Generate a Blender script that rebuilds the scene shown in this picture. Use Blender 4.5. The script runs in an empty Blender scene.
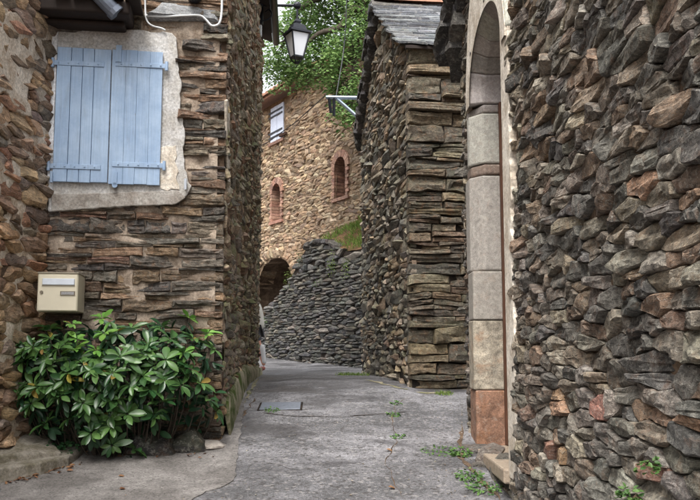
import bpy, bmesh, math, random
import numpy as np
from mathutils import Vector, Matrix, noise

# ------------------------------------------------------------------ camera, sky, sun, exposure
scene = bpy.context.scene
COL = scene.collection
FPX = 850.0                                   # focal length in photograph pixels (700 x 500)
PITCH = math.atan(100.0 / FPX)                # horizon lies 100 px below the middle
EYE = Vector((0.0, 0.0, 1.59))
cam_d = bpy.data.cameras.new('camera')
cam_d.sensor_fit = 'HORIZONTAL'; cam_d.sensor_width = 36.0
cam_d.lens = 36.0 * FPX / 700.0
cam_d.clip_start = 0.05; cam_d.clip_end = 2000.0
cam = bpy.data.objects.new('camera', cam_d); COL.objects.link(cam)
cam.location = EYE; cam.rotation_euler = (math.pi / 2 + PITCH, 0, 0)
scene.camera = cam

SUN_EL, SUN_AZ = math.radians(58), math.radians(200)      # azimuth clockwise from +Y
world = bpy.data.worlds.new('World'); scene.world = world; world.use_nodes = True
nt = world.node_tree; nt.nodes.clear()
wo = nt.nodes.new('ShaderNodeOutputWorld'); bg = nt.nodes.new('ShaderNodeBackground')
sky = nt.nodes.new('ShaderNodeTexSky'); sky.sky_type = 'NISHITA'; sky.sun_disc = False
sky.sun_elevation = SUN_EL; sky.sun_rotation = SUN_AZ
sky.air_density = 1.6; sky.dust_density = 6.0; sky.ozone_density = 0.6; sky.altitude = 200
hsv = nt.nodes.new('ShaderNodeHueSaturation'); hsv.inputs['Saturation'].default_value = 0.22
nt.links.new(sky.outputs[0], hsv.inputs['Color']); nt.links.new(hsv.outputs[0], bg.inputs[0])
bg.inputs[1].default_value = 0.15
nt.links.new(bg.outputs[0], wo.inputs[0])
sun_d = bpy.data.lights.new('sun', 'SUN'); sun_d.energy = 1.0; sun_d.angle = math.radians(25); sun_d.color = (1.0, 0.96, 0.9)
sun = bpy.data.objects.new('sun', sun_d); COL.objects.link(sun)
sdir = Vector((math.sin(SUN_AZ) * math.cos(SUN_EL), math.cos(SUN_AZ) * math.cos(SUN_EL), math.sin(SUN_EL)))
sun.rotation_euler = sdir.to_track_quat('Z', 'Y').to_euler()
vs = scene.view_settings
vs.view_transform = 'Standard'; vs.look = 'None'; vs.gamma = 1.0; vs.use_curve_mapping = False
vs.exposure = 1.5
scene.render.engine = 'CYCLES'
scene.cycles.use_denoising = True
scene.cycles.denoiser = 'OPENIMAGEDENOISE'; scene.cycles.denoising_input_passes = 'RGB_ALBEDO_NORMAL'; scene.cycles.denoising_prefilter = 'NONE'
scene.cycles.sample_clamp_indirect = 3.0
scene.cycles.use_adaptive_sampling = False
scene.cycles.max_bounces = 6; scene.cycles.diffuse_bounces = 4

R = random.Random(11)
# ------------------------------------------------------------------ projection helpers
cP, sP = math.cos(PITCH), math.sin(PITCH)
def ray(x, y):
    a = (x - 350) / FPX; b = -(y - 250) / FPX
    return Vector((a, cP - b * sP, sP + b * cP))
def at_Y(x, y, Y):
    r = ray(x, y); return EYE + r * (Y / r.y)
def proj(p):
    q = p - EYE
    dep = q.y * cP + q.z * sP
    if dep < 0.05: return None
    return (350 + FPX * q.x / dep, 250 - FPX * (-q.y * sP + q.z * cP) / dep, dep)
class Frame:                                   # an upright wall plane: u along it, z up, w out of it
    def __init__(s, o, d):
        s.o = Vector((o[0], o[1], 0)); v = Vector((d[0], d[1], 0)); s.d = v.normalized(); s.n = Vector((s.d.y, -s.d.x, 0))
    def P(s, u, z, w=0.0):
        p = s.o + s.d * u + s.n * w; p.z = z; return p
    def hit(s, x, y, w=0.0):
        r = ray(x, y); o = s.o + s.n * w
        t = (o - EYE).dot(s.n) / r.dot(s.n)
        p = EYE + r * t
        return (p - s.o).dot(s.d), p.z
PROF = [(-30, -3.5), (-6, -2.3), (0, -1.56), (3, -1.14), (6, -.70), (7.2, -.515), (8.3, -.365), (9.2, -.345), (12.5, -.345), (15, -.335), (19, -.15), (24, .25), (60, 3.0)]
PX = np.array([p[0] for p in PROF]); PZ = np.array([p[1] for p in PROF])
def prof(y):
    s = 0.0
    for dy in (-.5, -.25, 0, .25, .5): s += float(np.interp(y + dy, PX, PZ))
    return s / 5 + EYE.z
def fine(x, y):
    return 0.012 * noise.noise(Vector((x * 1.1, y * .8, 3.1))) + 0.005 * noise.noise(Vector((x * 4, y * 3, 9.7)))
def ground(x, y):
    z = prof(y) + fine(x, y)
    z += 0.018 * (1 - min(1, abs(x + 0.1) / 0.9) ** 2)                    # slight camber
    edge = 6.85 + 0.12 * noise.noise(Vector((x * 1.5, 0, 5)))             # old patch edge across the lane
    if -0.75 < x < 0.55:
        z += 0.012 / (1 + math.exp(-(y - edge) * 40))
    return z

# ------------------------------------------------------------------ object helpers
def thing(name, label, cat, loc, group=None):
    o = bpy.data.objects.new(name, None); COL.objects.link(o); o.location = loc
    o.empty_display_size = 0.2
    o['label'] = label; o['category'] = cat
    if group: o['group'] = group
    return o
def wloc(o):
    v = Vector(o.location)
    while o.parent: o = o.parent; v += o.location
    return v
def mesh_obj(name, verts, faces, mat, parent=None, loc=None, kind=None, smooth=False, cols=None, label=None):
    """verts in world space; loc = world origin for the object"""
    loc = Vector(loc) if loc is not None else (wloc(parent) if parent else Vector((0, 0, 0)))
    me = bpy.data.meshes.new(name)
    me.from_pydata([tuple(Vector(v) - loc) for v in verts], [], faces)
    if cols is not None:
        at = me.attributes.new('scol', 'FLOAT_COLOR', 'POINT')
        at.data.foreach_set('color', np.asarray(cols, dtype=np.float32).ravel())
    if mat: me.materials.append(mat)
    if smooth or cols is not None: me.polygons.foreach_set('use_smooth', [True] * len(me.polygons))
    if cols is not None: me.set_sharp_from_angle(angle=math.radians(28))
    o = bpy.data.objects.new(name, me); COL.objects.link(o)
    if parent: o.parent = parent; o.location = loc - wloc(parent)
    else: o.location = loc
    if kind: o['kind'] = kind
    if label: o['label'] = label
    return o
def tag(o, label, cat, group=None):
    o['label'] = label; o['category'] = cat
    if group: o['group'] = group
    return o
class MB:
    def __init__(s): s.v = []; s.f = []; s.c = []
    def add(s, vs, fs, col=None):
        b = len(s.v); s.v += [Vector(v) for v in vs]; s.f += [tuple(i + b for i in f) for f in fs]
        if col is not None: s.c += [col] * len(vs)
    def hexa(s, p):                            # 8 corners: bottom 0-3, top 4-7
        s.add(p, [(0, 3, 2, 1), (4, 5, 6, 7), (0, 1, 5, 4), (1, 2, 6, 5), (2, 3, 7, 6), (3, 0, 4, 7)])
    def box(s, c, sx, sy, sz, ax=None):
        ax = ax or (Vector((1, 0, 0)), Vector((0, 1, 0)), Vector((0, 0, 1))); c = Vector(c)
        p = [c + ax[0] * (a * sx / 2) + ax[1] * (b * sy / 2) + ax[2] * (d * sz / 2) for d in (-1, 1) for a, b in ((-1, -1), (1, -1), (1, 1), (-1, 1))]
        s.hexa(p)
    def fbox(s, F, u0, u1, z0, z1, w0, w1):
        p = [F.P(u, z, w) for z in (z0, z1) for u, w in ((u0, w1), (u1, w1), (u1, w0), (u0, w0))]
        s.hexa(p)
    def tube(s, pts, r, n=6, cap=True):
        pts = [Vector(p) for p in pts]; m = len(pts)
        rs = r if isinstance(r, (list, tuple)) else [r] * m
        vs = []; up = None
        for i, p in enumerate(pts):
            t = (pts[min(i + 1, m - 1)] - pts[max(i - 1, 0)]).normalized()
            if up is None: up = Vector((0, 0, 1)) if abs(t.z) < .9 else Vector((1, 0, 0))
            a = (up - t * up.dot(t)).normalized(); up = a; b = t.cross(a)
            for k in range(n):
                an = 2 * math.pi * k / n; vs.append(p + (a * math.cos(an) + b * math.sin(an)) * rs[i])
        fs = [(i * n + k, i * n + (k + 1) % n, (i + 1) * n + (k + 1) % n, (i + 1) * n + k) for i in range(m - 1) for k in range(n)]
        if cap: fs += [tuple(range(n - 1, -1, -1)), tuple(range((m - 1) * n, m * n))]
        s.add(vs, fs)
    def obj(s, name, mat, parent=None, loc=None, kind=None, smooth=False, label=None):
        return mesh_obj(name, s.v, s.f, mat, parent, loc, kind, smooth, s.c if s.c and len(s.c) == len(s.v) else None, label)
def bevel(o, w=0.004, seg=1):
    m = o.modifiers.new('bevel', 'BEVEL'); m.width = w; m.segments = seg; m.limit_method = 'ANGLE'; return o
def prism(F, poly, w0, w1):                    # polygon in (u, z) extruded between w0 and w1
    n = len(poly)
    a = sum(poly[i][0] * poly[(i + 1) % n][1] - poly[(i + 1) % n][0] * poly[i][1] for i in range(n))
    if a < 0: poly = poly[::-1]
    m = MB()
    m.add([F.P(u, z, w1) for u, z in poly] + [F.P(u, z, w0) for u, z in poly],
          [tuple(range(n)), tuple(range(2 * n - 1, n - 1, -1))] + [(i + n, (i + 1) % n + n, (i + 1) % n, i) for i in range(n)])
    return m
def smooth_path(pts, k=5):
    pts = [Vector(p) for p in pts]; out = []
    for i in range(len(pts) - 1):
        p0 = pts[max(i - 1, 0)]; p1 = pts[i]; p2 = pts[i + 1]; p3 = pts[min(i + 2, len(pts) - 1)]
        for j in range(k):
            t = j / k
            out.append(.5 * ((2 * p1) + (p2 - p0) * t + (2 * p0 - 5 * p1 + 4 * p2 - p3) * t * t + (3 * p1 - p0 - 3 * p2 + p3) * t ** 3))
    return out + [pts[-1]]

# ------------------------------------------------------------------ materials
def lin(c):
    return tuple((v / 255 / 12.92) if v / 255 <= .04045 else ((v / 255 + .055) / 1.055) ** 2.4 for v in c)
class NT:
    def __init__(s, name):
        s.m = bpy.data.materials.new(name); s.m.use_nodes = True; s.t = s.m.node_tree; s.t.nodes.clear()
        s.out = s.n('ShaderNodeOutputMaterial'); s.b = s.n('ShaderNodeBsdfPrincipled'); s.l(s.b.outputs[0], s.out.inputs[0])
    def n(s, t, **k):
        o = s.t.nodes.new(t)
        for a, v in k.items(): setattr(o, a, v)
        return o
    def l(s, a, b): s.t.links.new(a, b)
    def noise(s, vec, scale, detail=5, rough=.6, dist=0.0):
        o = s.n('ShaderNodeTexNoise'); o.inputs['Scale'].default_value = scale; o.inputs['Detail'].default_value = detail
        o.inputs['Roughness'].default_value = rough; o.inputs['Distortion'].default_value = dist
        if vec is not None: s.l(vec, o.inputs['Vector'])
        return o.outputs['Fac']
    def ramp(s, f, a, b, lo=0.0, hi=1.0):
        o = s.n('ShaderNodeMapRange'); o.inputs[1].default_value = a; o.inputs[2].default_value = b
        o.inputs[3].default_value = lo; o.inputs[4].default_value = hi; s.l(f, o.inputs[0]); return o.outputs[0]
    def mix(s, f, a, b, mode='MIX'):
        o = s.n('ShaderNodeMix', data_type='RGBA', blend_type=mode)
        for i, v in ((0, f), (6, a), (7, b)):
            if hasattr(v, 'links'): s.l(v, o.inputs[i])
            elif i == 0: o.inputs[0].default_value = v
            else: o.inputs[i].default_value = (*v[:3], 1)
        return o.outputs[2]
    def math(s, op, a, b=None):
        o = s.n('ShaderNodeMath', operation=op)
        for i, v in ((0, a), (1, b)):
            if v is None: continue
            if hasattr(v, 'links'): s.l(v, o.inputs[i])
            else: o.inputs[i].default_value = v
        return o.outputs[0]
    def scalev(s, vec, sc):
        o = s.n('ShaderNodeVectorMath', operation='MULTIPLY'); s.l(vec, o.inputs[0]); o.inputs[1].default_value = sc; return o.outputs[0]
    def pos(s): return s.n('ShaderNodeNewGeometry').outputs['Position']
    def grey(s, f):
        o = s.n('ShaderNodeCombineColor'); [s.l(f, o.inputs[i]) for i in range(3)]; return o.outputs[0]
    def bump(s, h, strength=.5, dist=.01, prev=None):
        o = s.n('ShaderNodeBump'); o.inputs['Strength'].default_value = strength; o.inputs['Distance'].default_value = dist
        s.l(h, o.inputs['Height'])
        if prev is not None: s.l(prev, o.inputs['Normal'])
        return o.outputs[0]
    def finish(s, col, rough=.85, nor=None, spec=.3):
        if hasattr(col, 'links'): s.l(col, s.b.inputs['Base Color'])
        else: s.b.inputs['Base Color'].default_value = (*col[:3], 1)
        if hasattr(rough, 'links'): s.l(rough, s.b.inputs['Roughness'])
        else: s.b.inputs['Roughness'].default_value = rough
        s.b.inputs['Specular IOR Level'].default_value = spec
        if nor is not None: s.l(nor, s.b.inputs['Normal'])
        return s.m
def stone_mat(name, lichen=.3, rust=.3, moss=0.0, mosscol=(60, 70, 30), bump=.7, bdist=.012, gain=1.0, spec=.3, lich=(168, 165, 155), fs=1.0, aniso=4.2, con=1.0):
    t = NT(name)
    at = t.n('ShaderNodeAttribute', attribute_name='scol')
    off = t.n('ShaderNodeVectorMath', operation='SCALE'); off.inputs[0].default_value = (31.7, 17.3, 23.9); t.l(at.outputs['Alpha'], off.inputs['Scale'])
    add = t.n('ShaderNodeVectorMath', operation='ADD'); t.l(t.pos(), add.inputs[0]); t.l(off.outputs[0], add.inputs[1])
    # the bedding of every stone lies a little differently
    rt = t.n('ShaderNodeVectorRotate', rotation_type='AXIS_ANGLE'); rt.inputs['Axis'].default_value = (.6, .7, .2)
    t.l(add.outputs[0], rt.inputs['Vector']); t.l(t.ramp(at.outputs['Alpha'], 0, 1, -.35, .35), rt.inputs['Angle'])
    v = rt.outputs[0]
    streak = t.noise(t.scalev(v, (15 * fs, 15 * fs, 15 * aniso * fs)), 1.0, 9, .74, .7)
    fines = t.noise(v, 150 * fs, 4, .75)
    big = t.noise(v, 13 * fs, 6, .68, .4)
    c = t.mix(1.0, at.outputs['Color'], t.grey(t.ramp(streak, .36, .66, (1 - .58 * con) * gain, (1 + .62 * con) * gain)), 'MULTIPLY')
    c = t.mix(1.0, c, t.grey(t.ramp(fines, .34, .66, .62, 1.38)), 'MULTIPLY')
    c = t.mix(1.0, c, t.grey(t.ramp(big, .36, .66, 1 - .28 * con, 1 + .28 * con)), 'MULTIPLY')
    if rust:
        rn = t.noise(v, 9 * fs, 6, .7, .6)
        c = t.mix(t.math('MULTIPLY', t.ramp(rn, .52, .66), rust), c, lin((158, 108, 68)))
    if lichen:
        ln = t.noise(v, 26 * fs, 8, .8, .3)
        c = t.mix(t.math('MULTIPLY', t.ramp(ln, .53, .6), lichen), c, lin(lich))
        vo = t.n('ShaderNodeTexVoronoi'); vo.inputs['Scale'].default_value = 60 * fs; t.l(v, vo.inputs['Vector'])
        sp = t.math('MULTIPLY', t.ramp(vo.outputs['Distance'], .3, .2), t.ramp(big, .5, .6))
        c = t.mix(t.math('MULTIPLY', sp, lichen), c, lin((196, 194, 184)))
    if moss:
        mn = t.noise(t.pos(), 4.2, 7, .74, .4)
        nz = t.n('ShaderNodeSeparateXYZ'); t.l(t.n('ShaderNodeNewGeometry').outputs['Normal'], nz.inputs[0])
        mk = t.ramp(t.math('ADD', mn, t.math('MULTIPLY', nz.outputs[2], .08)), .48, .62)
        c = t.mix(t.math('MULTIPLY', mk, moss), c, lin(mosscol))
    h = t.math('ADD', t.math('MULTIPLY', streak, 1.2), t.math('ADD', t.math('MULTIPLY', fines, .3), t.math('MULTIPLY', big, .8)))
    return t.finish(c, t.ramp(big, .36, .66, .55, .9), t.bump(h, bump, bdist), spec)
def mortar_mat(name, col, col2, bump=.6, dark=.5):
    t = NT(name); p = t.pos()
    n1 = t.noise(p, 7, 6, .7, .3); n2 = t.noise(p, 60, 4, .7); n3 = t.noise(p, 2.1, 4, .6, .5)
    c = t.mix(t.ramp(n1, .4, .6), lin(col), lin(col2))
    c = t.mix(t.math('MULTIPLY', t.ramp(n3, .48, .66), dark), c, tuple(v * .45 for v in lin(col2)))
    c = t.mix(1.0, c, t.grey(t.ramp(n2, .35, .65, .7, 1.26)), 'MULTIPLY')
    return t.finish(c, .95, t.bump(t.math('ADD', n1, t.math('MULTIPLY', n2, .35)), bump, .012), .15)
def plain(name, col, rough=.6, var=.15, scale=12, metal=0.0, bump=.0, spec=.4):
    t = NT(name); p = t.pos()
    n = t.noise(p, scale, 6, .65)
    c = t.mix(1.0, lin(col), t.grey(t.ramp(n, .3, .7, 1 - var, 1 + var)), 'MULTIPLY')
    t.b.inputs['Metallic'].default_value = metal
    return t.finish(c, rough, t.bump(n, bump, .004) if bump else None, spec)

M = {}
M['right'] = stone_mat('schist_grey', .5, .22, 0, bump=1.0, bdist=.016, spec=.4, gain=1.15, fs=1.9, aniso=2.6, con=1.2)
M['facade'] = stone_mat('schist_brown', .28, .22, 0, bump=.9, bdist=.014, gain=1.1, fs=1.8, aniso=1.7)
M['wing'] = stone_mat('fieldstone_tan', .15, .25, 0, bump=.7)
M['side'] = stone_mat('mossy_rubble', .3, .25, .65, mosscol=(96, 106, 58), bump=.8, gain=1.25)
M['gable'] = stone_mat('gable_schist', .38, .2, .28, mosscol=(96, 104, 66), bump=.7, gain=1.25)
M['front'] = stone_mat('slab_schist', .22, .28, .2, bump=.9, bdist=.015, fs=1.8, aniso=1.7, gain=.92)
M['retain'] = stone_mat('retaining_slate', .3, .1, .16, mosscol=(84, 92, 52), bump=.7)
M['far'] = stone_mat('warm_fieldstone', .25, .3, 0, bump=.6)
M['slate'] = stone_mat('roof_slate', .35, .05, .05, bump=.6, spec=.5)
M['dress'] = stone_mat('dressed_granite', .3, .12, 0, bump=.5, bdist=.006, fs=2.2, aniso=1.0, con=.45)
M['dress_rust'] = stone_mat('iron_stained_granite', .3, .45, 0, bump=.6, bdist=.008, fs=.75, aniso=1.0, con=.8)
M['joint_dark'] = mortar_mat('dry_joint_earth', (58, 50, 44), (40, 36, 33))
M['joint_brown'] = mortar_mat('earth_mortar', (112, 95, 79), (80, 66, 55))
M['mortar'] = mortar_mat('lime_mortar', (214, 203, 188), (178, 160, 140), .8, .3)
M['mortar2'] = mortar_mat('earthy_lime_mortar', (174, 160, 145), (128, 113, 99), .8, .5)
M['mortar_far'] = mortar_mat('warm_mortar', (130, 112, 92), (104, 88, 72))
M['render'] = mortar_mat('lime_render', (196, 195, 194), (172, 168, 162), .35, .18)
M['render_grey'] = mortar_mat('grey_cement', (172, 168, 162), (142, 134, 126), .35, .3)
M['white'] = mortar_mat('whitewash', (226, 228, 232), (205, 205, 206), .3, .08)
M['limew'] = mortar_mat('old_lime_wash', (222, 214, 202), (184, 172, 156), .5, .12)
def moss_plaster():
    t = NT('mossy_plinth'); p = t.pos()
    n1 = t.noise(p, 5, 6, .7, .4); n2 = t.noise(p, 45, 4, .7)
    c = t.mix(t.ramp(n1, .38, .56), lin((70, 82, 42)), lin((150, 142, 122)))
    c = t.mix(1.0, c, t.grey(t.ramp(n2, .25, .75, .7, 1.25)), 'MULTIPLY')
    return t.finish(c, .95, t.bump(t.math('ADD', n1, t.math('MULTIPLY', n2, .5)), .6, .012), .1)
M['plinth'] = moss_plaster()
def blue_paint():
    t = NT('blue_shutter_paint'); p = t.pos()
    g = t.noise(t.scalev(p, (90, 90, 3.0)), 1, 6, .7, .3); n = t.noise(p, 5, 6, .7); w = t.noise(t.scalev(p, (45, 45, 9)), 1, 8, .8); d = t.noise(t.scalev(p, (16, 16, 2.2)), 1, 6, .7, .5)
    c = t.mix(t.ramp(n, .38, .62), lin((140, 164, 194)), lin((160, 182, 208)))
    c = t.mix(1.0, c, t.grey(t.ramp(g, .36, .64, .9, 1.08)), 'MULTIPLY')
    c = t.mix(t.math('MULTIPLY', t.ramp(d, .55, .68), .35), c, lin((126, 138, 152)))
    c = t.mix(t.math('MULTIPLY', t.ramp(w, .62, .68), .75), c, lin((132, 128, 122)))
    return t.finish(c, .55, t.bump(t.math('ADD', t.math('MULTIPLY', g, .8), t.math('MULTIPLY', w, .4)), .4, .004), .4)
M['blue'] = blue_paint()
M['far_blue'] = plain('pale_blue_paint', (186, 194, 212), .7, .15, 20)
def wood(name, a, b, rough=.65):
    t = NT(name); p = t.pos()
    g = t.noise(t.scalev(p, (40, 40, 2.2)), 1, 6, .65, .6); n = t.noise(p, 5, 4, .6)
    c = t.mix(g, lin(a), lin(b)); c = t.mix(1.0, c, t.grey(t.ramp(n, .3, .7, .7, 1.2)), 'MULTIPLY')
    return t.finish(c, rough, t.bump(g, .4, .005), .35)
M['door'] = wood('brown_door_wood', (98, 64, 46), (62, 42, 32))
M['darkwood'] = wood('dark_eave_wood', (58, 46, 40), (34, 28, 26), .8)
M['bark'] = plain('bark', (66, 58, 50), .9, .35, 30, 0, .6)
M['iron'] = plain('black_iron', (36, 38, 44), .5, .2, 30, .3, .1)
M['rust_iron'] = plain('rusty_iron', (70, 48, 38), .8, .3, 30)
M['zinc'] = plain('zinc_pipe', (118, 126, 140), .5, .2, 14, .4)
M['galv'] = plain('galvanised_steel', (176, 190, 206), .45, .12, 20, .4)
M['cable_w'] = plain('white_cable', (205, 207, 208), .5, .08)
M['cable_b'] = plain('black_conduit', (30, 32, 38), .5, .15)
M['mail'] = plain('cream_enamel', (214, 206, 184), .38, .05, 5)
M['mail_dark'] = plain('cream_enamel_edge', (140, 132, 116), .5, .05)
M['alu'] = plain('aluminium', (205, 212, 222), .35, .06, 20, .3)
M['brass'] = plain('lock_metal', (120, 112, 98), .4, .1, 20, .7)
M['paper'] = plain('name_card', (150, 150, 152), .6, .3, 140)
M['terracotta'] = plain('terracotta', (146, 108, 88), .85, .3, 14, 0, .3)
M['brick'] = stone_mat('red_brick', .12, .1, 0, bump=.4)
M['cover'] = plain('drain_cover_iron', (112, 118, 128), .5, .3, 40, 0, .4)
M['concrete'] = mortar_mat('weathered_concrete', (142, 136, 126), (104, 98, 84), .5, .5)
M['earth'] = mortar_mat('bank_earth', (112, 86, 62), (84, 66, 48), .8, .3)
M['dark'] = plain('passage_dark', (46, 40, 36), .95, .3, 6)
def glass_milk():
    t = NT('frosted_lantern_glass'); t.b.inputs['Subsurface Weight'].default_value = 0
    return t.finish(lin((236, 238, 244)), .45, None, .5)
M['milk'] = glass_milk()
def leaf_mat(name, a, b, rough=.35, spec=.5, trans=.15):
    t = NT(name)
    oi = t.n('ShaderNodeObjectInfo'); at = t.n('ShaderNodeAttribute', attribute_name='lrand')
    r = t.math('FRACT', t.math('ADD', oi.outputs['Random'], at.outputs['Fac']))
    n = t.noise(t.pos(), 14, 3, .6)
    c = t.mix(r, lin(a), lin(b)); c = t.mix(1.0, c, t.grey(t.ramp(n, .3, .7, .75, 1.25)), 'MULTIPLY')
    m = t.finish(c, rough, None, spec)
    if trans:
        tr = t.n('ShaderNodeBsdfTranslucent'); t.l(c, tr.inputs['Color'])
        mx = t.n('ShaderNodeMixShader'); mx.inputs[0].default_value = trans
        t.l(t.b.outputs[0], mx.inputs[1]); t.l(tr.outputs[0], mx.inputs[2]); t.l(mx.outputs[0], t.out.inputs[0])
    return m
M['rhodo'] = leaf_mat('glossy_shrub_leaf', (42, 78, 42), (90, 124, 66), .34, .55, .12)
M['rhodo_old_shade'] = leaf_mat('old_shaded_shrub_leaf', (26, 52, 36), (46, 78, 48), .45, .4, .05)  # darker green of older leaves, also painting in the shade low inside the shrub
M['rhodo_new'] = leaf_mat('young_shrub_leaf', (92, 140, 60), (120, 160, 74), .38, .5, .2)
M['treeleaf'] = leaf_mat('tree_leaf', (78, 112, 60), (134, 160, 96), .5, .4, .4)
M['grass'] = leaf_mat('grass_blade', (84, 112, 48), (130, 152, 74), .6, .3, .3)
M['weed'] = leaf_mat('weed_leaf', (52, 84, 40), (92, 124, 62), .55, .35, .25)
M['deadleaf'] = leaf_mat('dead_leaf', (92, 58, 42), (146, 112, 82), .75, .2, .1)
M['ivy'] = leaf_mat('low_ground_leaf', (34, 66, 38), (64, 100, 60), .45, .4, .1)
def asphalt():
    t = NT('worn_asphalt'); p = t.pos()
    big = t.noise(p, 1.1, 5, .6, .3); mid = t.noise(p, 6, 6, .7); fin = t.noise(p, 220, 2, .6)
    def cells(sc):
        o = t.n('ShaderNodeTexVoronoi'); o.inputs['Scale'].default_value = sc; t.l(p, o.inputs['Vector']); q = t.n('ShaderNodeSeparateColor'); t.l(o.outputs['Color'], q.inputs[0]); return q.outputs[0], o.outputs['Distance']
    c1, d1 = cells(115); c2, d2 = cells(52)
    band = t.noise(t.scalev(p, (.7, 2.6, 1)), 1, 5, .6, .3)
    c = t.mix(t.ramp(big, .4, .6), lin((94, 93, 95)), lin((126, 125, 128)))
    c = t.mix(1.0, c, t.grey(t.ramp(band, .38, .62, .74, 1.2)), 'MULTIPLY')
    c = t.mix(1.0, c, t.grey(t.ramp(mid, .36, .64, .74, 1.22)), 'MULTIPLY')
    c = t.mix(1.0, c, t.grey(t.ramp(c1, 0, 1, .62, 1.36)), 'MULTIPLY')
    c = t.mix(1.0, c, t.grey(t.ramp(fin, .3, .7, .75, 1.25)), 'MULTIPLY')
    c = t.mix(t.math('MULTIPLY', t.ramp(c2, .9, .93), .28), c, lin((176, 171, 166)))
    c = t.mix(t.math('MULTIPLY', t.ramp(c2, .14, .1), .7), c, lin((58, 54, 52)))
    damp = t.ramp(t.noise(t.scalev(p, (.8, 1.5, 1)), 1, 6, .62, .5), .5, .6)
    c = t.mix(t.math('MULTIPLY', damp, .55), c, lin((58, 57, 59)))
    h = t.math('ADD', t.math('MULTIPLY', fin, .4), t.math('ADD', t.math('MULTIPLY', t.math('SUBTRACT', 1.0, d1), .7), t.math('MULTIPLY', mid, 1.2)))
    return t.finish(c, t.ramp(damp, 0, 1, .7, .38), t.bump(h, .7, .008), .5)
M['asphalt'] = asphalt()
def patch_mat():
    t = NT('cement_patch'); p = t.pos()
    n1 = t.noise(p, 2.5, 5, .6, .3); n2 = t.noise(p, 200, 3, .7); n3 = t.noise(p, 9, 6, .7)
    o = t.n('ShaderNodeTexVoronoi'); o.inputs['Scale'].default_value = 90; t.l(p, o.inputs['Vector']); q = t.n('ShaderNodeSeparateColor'); t.l(o.outputs['Color'], q.inputs[0])
    c = t.mix(t.ramp(n1, .4, .6), lin((104, 100, 97)), lin((130, 126, 123)))
    c = t.mix(1.0, c, t.grey(t.ramp(n2, .33, .67, .72, 1.28)), 'MULTIPLY')
    c = t.mix(1.0, c, t.grey(t.ramp(n3, .36, .64, .78, 1.18)), 'MULTIPLY')
    c = t.mix(1.0, c, t.grey(t.ramp(q.outputs[0], 0, 1, .75, 1.22)), 'MULTIPLY')
    c = t.mix(t.math('MULTIPLY', t.ramp(q.outputs[1], .93, .95), .6), c, lin((56, 52, 50)))
    return t.finish(c, .75, t.bump(t.math('ADD', n3, t.math('MULTIPLY', n2, .4)), .5, .007), .35)
M['patch'] = patch_mat()

# ------------------------------------------------------------------ stone walls
PAL = dict(
    right=[(112, 106, 97), (92, 88, 82), (126, 118, 106), (112, 102, 91), (122, 104, 87), (86, 83, 79), (142, 134, 122), (106, 96, 86), (100, 95, 86), (118, 109, 94), (94, 91, 87), (106, 101, 93), (80, 77, 72), (116, 112, 106), (138, 126, 109), (124, 106, 90), (128, 119, 105), (150, 144, 134), (100, 97, 92)], ochre=[(152, 124, 98), (148, 108, 94), (140, 118, 98)],
    facade=[(102, 93, 82), (88, 82, 75), (118, 102, 85), (120, 99, 80), (96, 90, 83), (116, 107, 94), (72, 68, 65), (138, 116, 93), (112, 90, 76), (106, 99, 89), (82, 77, 72)],
    wing=[(168, 138, 108), (152, 128, 106), (138, 114, 94), (176, 150, 120), (128, 112, 100), (156, 118, 96), (146, 132, 118)],
    side=[(138, 122, 104), (116, 104, 92), (152, 132, 110), (128, 100, 82), (108, 100, 90), (146, 136, 120)],
    gable=[(122, 115, 103), (106, 101, 92), (138, 127, 111), (112, 104, 93), (142, 125, 103), (98, 95, 90), (132, 113, 95)],
    front=[(106, 97, 84), (94, 86, 76), (120, 106, 87), (112, 95, 80), (84, 79, 72), (102, 94, 82), (132, 120, 100)],
    retain=[(80, 79, 79), (66, 66, 68), (94, 92, 90), (74, 72, 71), (106, 101, 95), (58, 58, 61), (88, 81, 75)],
    far=[(142, 120, 96), (132, 111, 89), (152, 132, 107), (121, 103, 85), (136, 114, 91), (162, 145, 122), (116, 98, 81), (136, 119, 98)],
    slate=[(84, 87, 93), (68, 71, 77), (104, 107, 112), (58, 60, 66), (122, 124, 128)],
    dress=[(153, 150, 143), (143, 140, 133), (161, 157, 149)],
    brick=[(146, 113, 97), (136, 102, 87), (154, 122, 106), (128, 98, 84)],
    darkslate=[(66, 64, 64), (56, 54, 55), (78, 74, 72)],
)
def pick(pal, rng, jit=.2):
    c = lin(rng.choice(PAL[pal])); k = 1 + rng.uniform(-jit, jit) * 1.6
    return tuple(max(.01, v * k * (1 + rng.uniform(-.04, .04))) for v in c) + (rng.random(),)
def clip_half(poly, a, b, c):                  # keep a*u + b*v <= c
    out = []; n = len(poly)
    for i in range(n):
        p, q = poly[i], poly[(i + 1) % n]
        dp = a * p[0] + b * p[1] - c; dq = a * q[0] + b * q[1] - c
        if dp <= 0: out.append(p)
        if (dp < 0 < dq) or (dq < 0 < dp):
            t = dp / (dp - dq); out.append((p[0] + (q[0] - p[0]) * t, p[1] + (q[1] - p[1]) * t))
    return out
def area(p):
    return .5 * sum(p[i][0] * p[(i + 1) % len(p)][1] - p[(i + 1) % len(p)][0] * p[i][1] for i in range(len(p)))
def centroid(p):
    return (sum(q[0] for q in p) / len(p), sum(q[1] for q in p) / len(p))
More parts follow.
